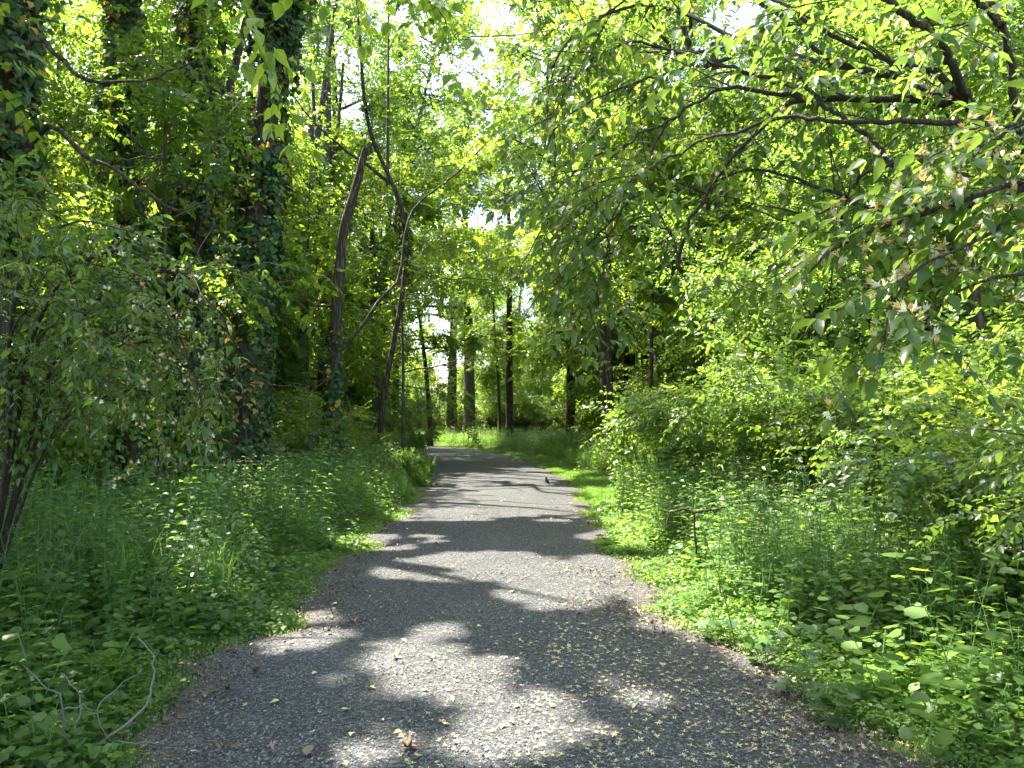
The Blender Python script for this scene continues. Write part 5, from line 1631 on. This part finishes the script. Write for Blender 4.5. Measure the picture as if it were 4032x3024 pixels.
# ------------------------------------------------------------------ dead branches
def dead_branch(name, label, lines, mat, base):
    root = thing(name, label, 'branch', tuple(base))
    for k, (P_, ra, rb) in enumerate(lines):
        Q_ = np.array(P_); C = np.vstack([Q_[i] + (Q_[i + 1] - Q_[i]) * t for i in range(len(Q_) - 1) for t in (0, .33, .66)] + [Q_[-1:]]); C = C + rng.normal(size=C.shape) * .0045
        g = Geo(); tube(g, rel(root, C), np.linspace(ra, rb, len(C)) * (1 + .12 * rng.normal(size=len(C))), 6, rough=.08)
        g.build('limb' if k == 0 else 'twig', mat, root)
def z7(x, y, d): return at(x * .633, 1974 + y * .633, d)
dead_branch('fallen_branch', 'bare grey forked branch lying at the bottom left edge of the path',
    [([z7(180, 1700, 3.45), z7(280, 1650, 3.5), z7(460, 1555, 3.62), z7(620, 1500, 3.7), z7(800, 1380, 3.75), z7(920, 1260, 3.8), z7(960, 1100, 3.85), z7(955, 960, 3.9), z7(860, 850, 3.95)], .011, .0025),
     ([z7(460, 1555, 3.62), z7(400, 1420, 3.55), z7(370, 1200, 3.5), z7(260, 1140, 3.5), z7(150, 1020, 3.5)], .006, .002),
     ([z7(470, 1545, 3.62), z7(465, 1390, 3.65), z7(510, 1290, 3.7), z7(470, 1180, 3.7), z7(380, 1060, 3.75)], .005, .002),
     ([z7(390, 1300, 3.52), z7(510, 1275, 3.6), z7(600, 1310, 3.7), z7(640, 1240, 3.75), z7(760, 1130, 3.8), z7(900, 1040, 3.9)], .004, .0015),
     ([z7(600, 1310, 3.7), z7(650, 1450, 3.7), z7(700, 1490, 3.7)], .003, .0015),
     ([z7(700, 1490, 3.72), z7(850, 1505, 3.6), z7(1050, 1495, 3.55), z7(1075, 1400, 3.6)], .003, .0012)], M['grey_twig'], (-1.7, 3.5, 0))
def z6(x, y, d): return at(2600 + x * .663, 1300 + y * .663, d)
dead_branch('fallen_branch', 'dark dead branch arching above the weeds on the right',
    [([z6(40, 1160, 7.4), z6(60, 1080, 7.4), z6(130, 1060, 7.3), z6(200, 1082, 7.3), z6(330, 1065, 7.3), z6(480, 1022, 7.4), z6(620, 1010, 7.6), z6(760, 1060, 7.7)], .012, .008),
     ([z6(200, 1082, 7.3), z6(205, 1200, 7.3), z6(215, 1330, 7.3)], .008, .010),
     ([z6(420, 900, 7.6), z6(520, 850, 7.6), z6(620, 900, 7.6), z6(700, 1000, 7.6)], .010, .005)], M['bark_shrub'], (3.6, 7.4, 0))
for (u, v, a, l, lab) in [(1660, 1555, .2, .35, 'thin brown twig lying across the litter at the right verge'), (610, 1445, 1.0, .14, 'tiny forked twig on the shaded left gravel'),
                        (1210, 1520, -.4, .12, 'short dark twig in the lower sun patch'), (1500, 1310, .05, .12, 'reddish twig at the sunny right edge of the path')]:
    x, y = ground_at(u, v)
    z = float(path_z(x, y)) + .006
    C = smooth_line([np.array([x, y, z]), np.array([x + math.cos(a) * l * .5, y + math.sin(a) * l * .5 + .01, z + .012]), np.array([x + math.cos(a) * l, y + math.sin(a) * l, z])], 8)
    g = Geo(); tube(g, C - np.array([x, y, z]), np.linspace(.004, .002, 8), 5)
    tag(g.build('twig_on_path', M['litter'], loc=(x, y, z)), lab, 'twig')

# ------------------------------------------------------------------ the bird
bx, by = gx(2152, 17.4), 17.4
bz = float(path_z(bx, by))
root = thing('bird', 'small dark upright bird with grey breast standing at the grass edge of the path', 'bird', (bx, by, bz))
M['b_dark'] = plain_mat('dark_plumage', (0.018, 0.018, 0.020), var=.2)
M['b_grey'] = plain_mat('grey_plumage', (0.10, 0.088, 0.075), var=.2)
M['b_leg'] = plain_mat('bird_leg', (0.09, 0.06, 0.05))
# spine from the tail tip over the back to the crown, in the plane of the picture
SPN = [(.085, -.002), (.066, .026), (.046, .052), (.026, .078), (.006, .108), (-.006, .132), (-.010, .150), (-.011, .166), (-.010, .180), (-.013, .192), (-.016, .199)]
RX = [.006, .010, .014, .028, .036, .033, .024, .0185, .0195, .014, .004]
RY = [.010, .012, .014, .030, .038, .034, .024, .0185, .0195, .014, .004]
C = smooth_line(np.array([(a, 0, b) for a, b in SPN]), 30)
rx_ = np.interp(np.linspace(0, 1, 30), np.linspace(0, 1, 11), RX); ry_ = np.interp(np.linspace(0, 1, 30), np.linspace(0, 1, 11), RY)
g = Geo(); T_ = nrm(np.gradient(C, axis=0))
a = np.linspace(0, 2 * pi, 14, endpoint=False)
Xn = nrm(np.cross(np.array([0, 1.0, 0]), T_)); V = C[:, None] + np.cos(a)[None, :, None] * Xn[:, None] * rx_[:, None, None] + np.sin(a)[None, :, None] * np.array([0, 1.0, 0]) * ry_[:, None, None]
idx = np.arange(30 * 14).reshape(30, 14)
q = np.stack([idx[:-1], np.roll(idx[:-1], -1, 1), np.roll(idx[1:], -1, 1), idx[1:]], -1).reshape(-1, 4)
cx_ = V.reshape(-1, 3)[q].mean(1)
belly = (cx_[:, 2] > .055) & (cx_[:, 2] < .138) & (cx_[:, 0] < np.interp(cx_[:, 2], C[:, 2], C[:, 0]) + .014)
g.add(V.reshape(-1, 3), q, .5, belly.astype(int))
g.build('body', [M['b_dark'], M['b_grey']], root)
g = Geo(); tube(g, np.array([(-.018, 0, .196), (-.024, -.002, .204), (-.030, -.003, .211)]), [.005, .003, .0008], 6); g.build('beak', M['b_leg'], root)
for sx, sy in ((-.006, -.012), (.010, .012)):
    g = Geo(); tube(g, np.array([(sx, sy, .075), (sx + .004, sy, .045), (sx - .002, sy, .004)]), [.006, .0022, .0020], 6)
    for da in (-.5, 0, .5, pi):
        tube(g, np.array([(sx - .002, sy, .004), (sx - .002 - .018 * math.cos(da), sy - .018 * math.sin(da), .001)]), .0015, 4)
    g.build('leg', M['b_leg'], root)
g = Geo()
for s_ in (-1, 1):
    pass
w_ = Tm([(0, 0, 0), (-.28, .4, .1), (0, 1, 0), (.25, .4, .1)], [(0, 3, 2), (0, 2, 1)])
for sy in (-1, 1):
    g = Geo()
    Wc = smooth_line(np.array([(.004, sy * .033, .135), (.020, sy * .036, .105), (.040, sy * .022, .065), (.056, sy * .010, .040)]), 8)
    tube(g, Wc, [.010, .013, .015, .014, .012, .009, .006, .003], 7)
    g.build('wing', M['b_dark'], root)
for sy in (-1, 1):
    g = Geo(); tube(g, np.array([(-.020, sy * .0155, .180), (-.021, sy * .0185, .1805)]), [.003, .0015], 6); g.build('eye', plain_mat('eye', (.005, .005, .005), rough=.1), root)
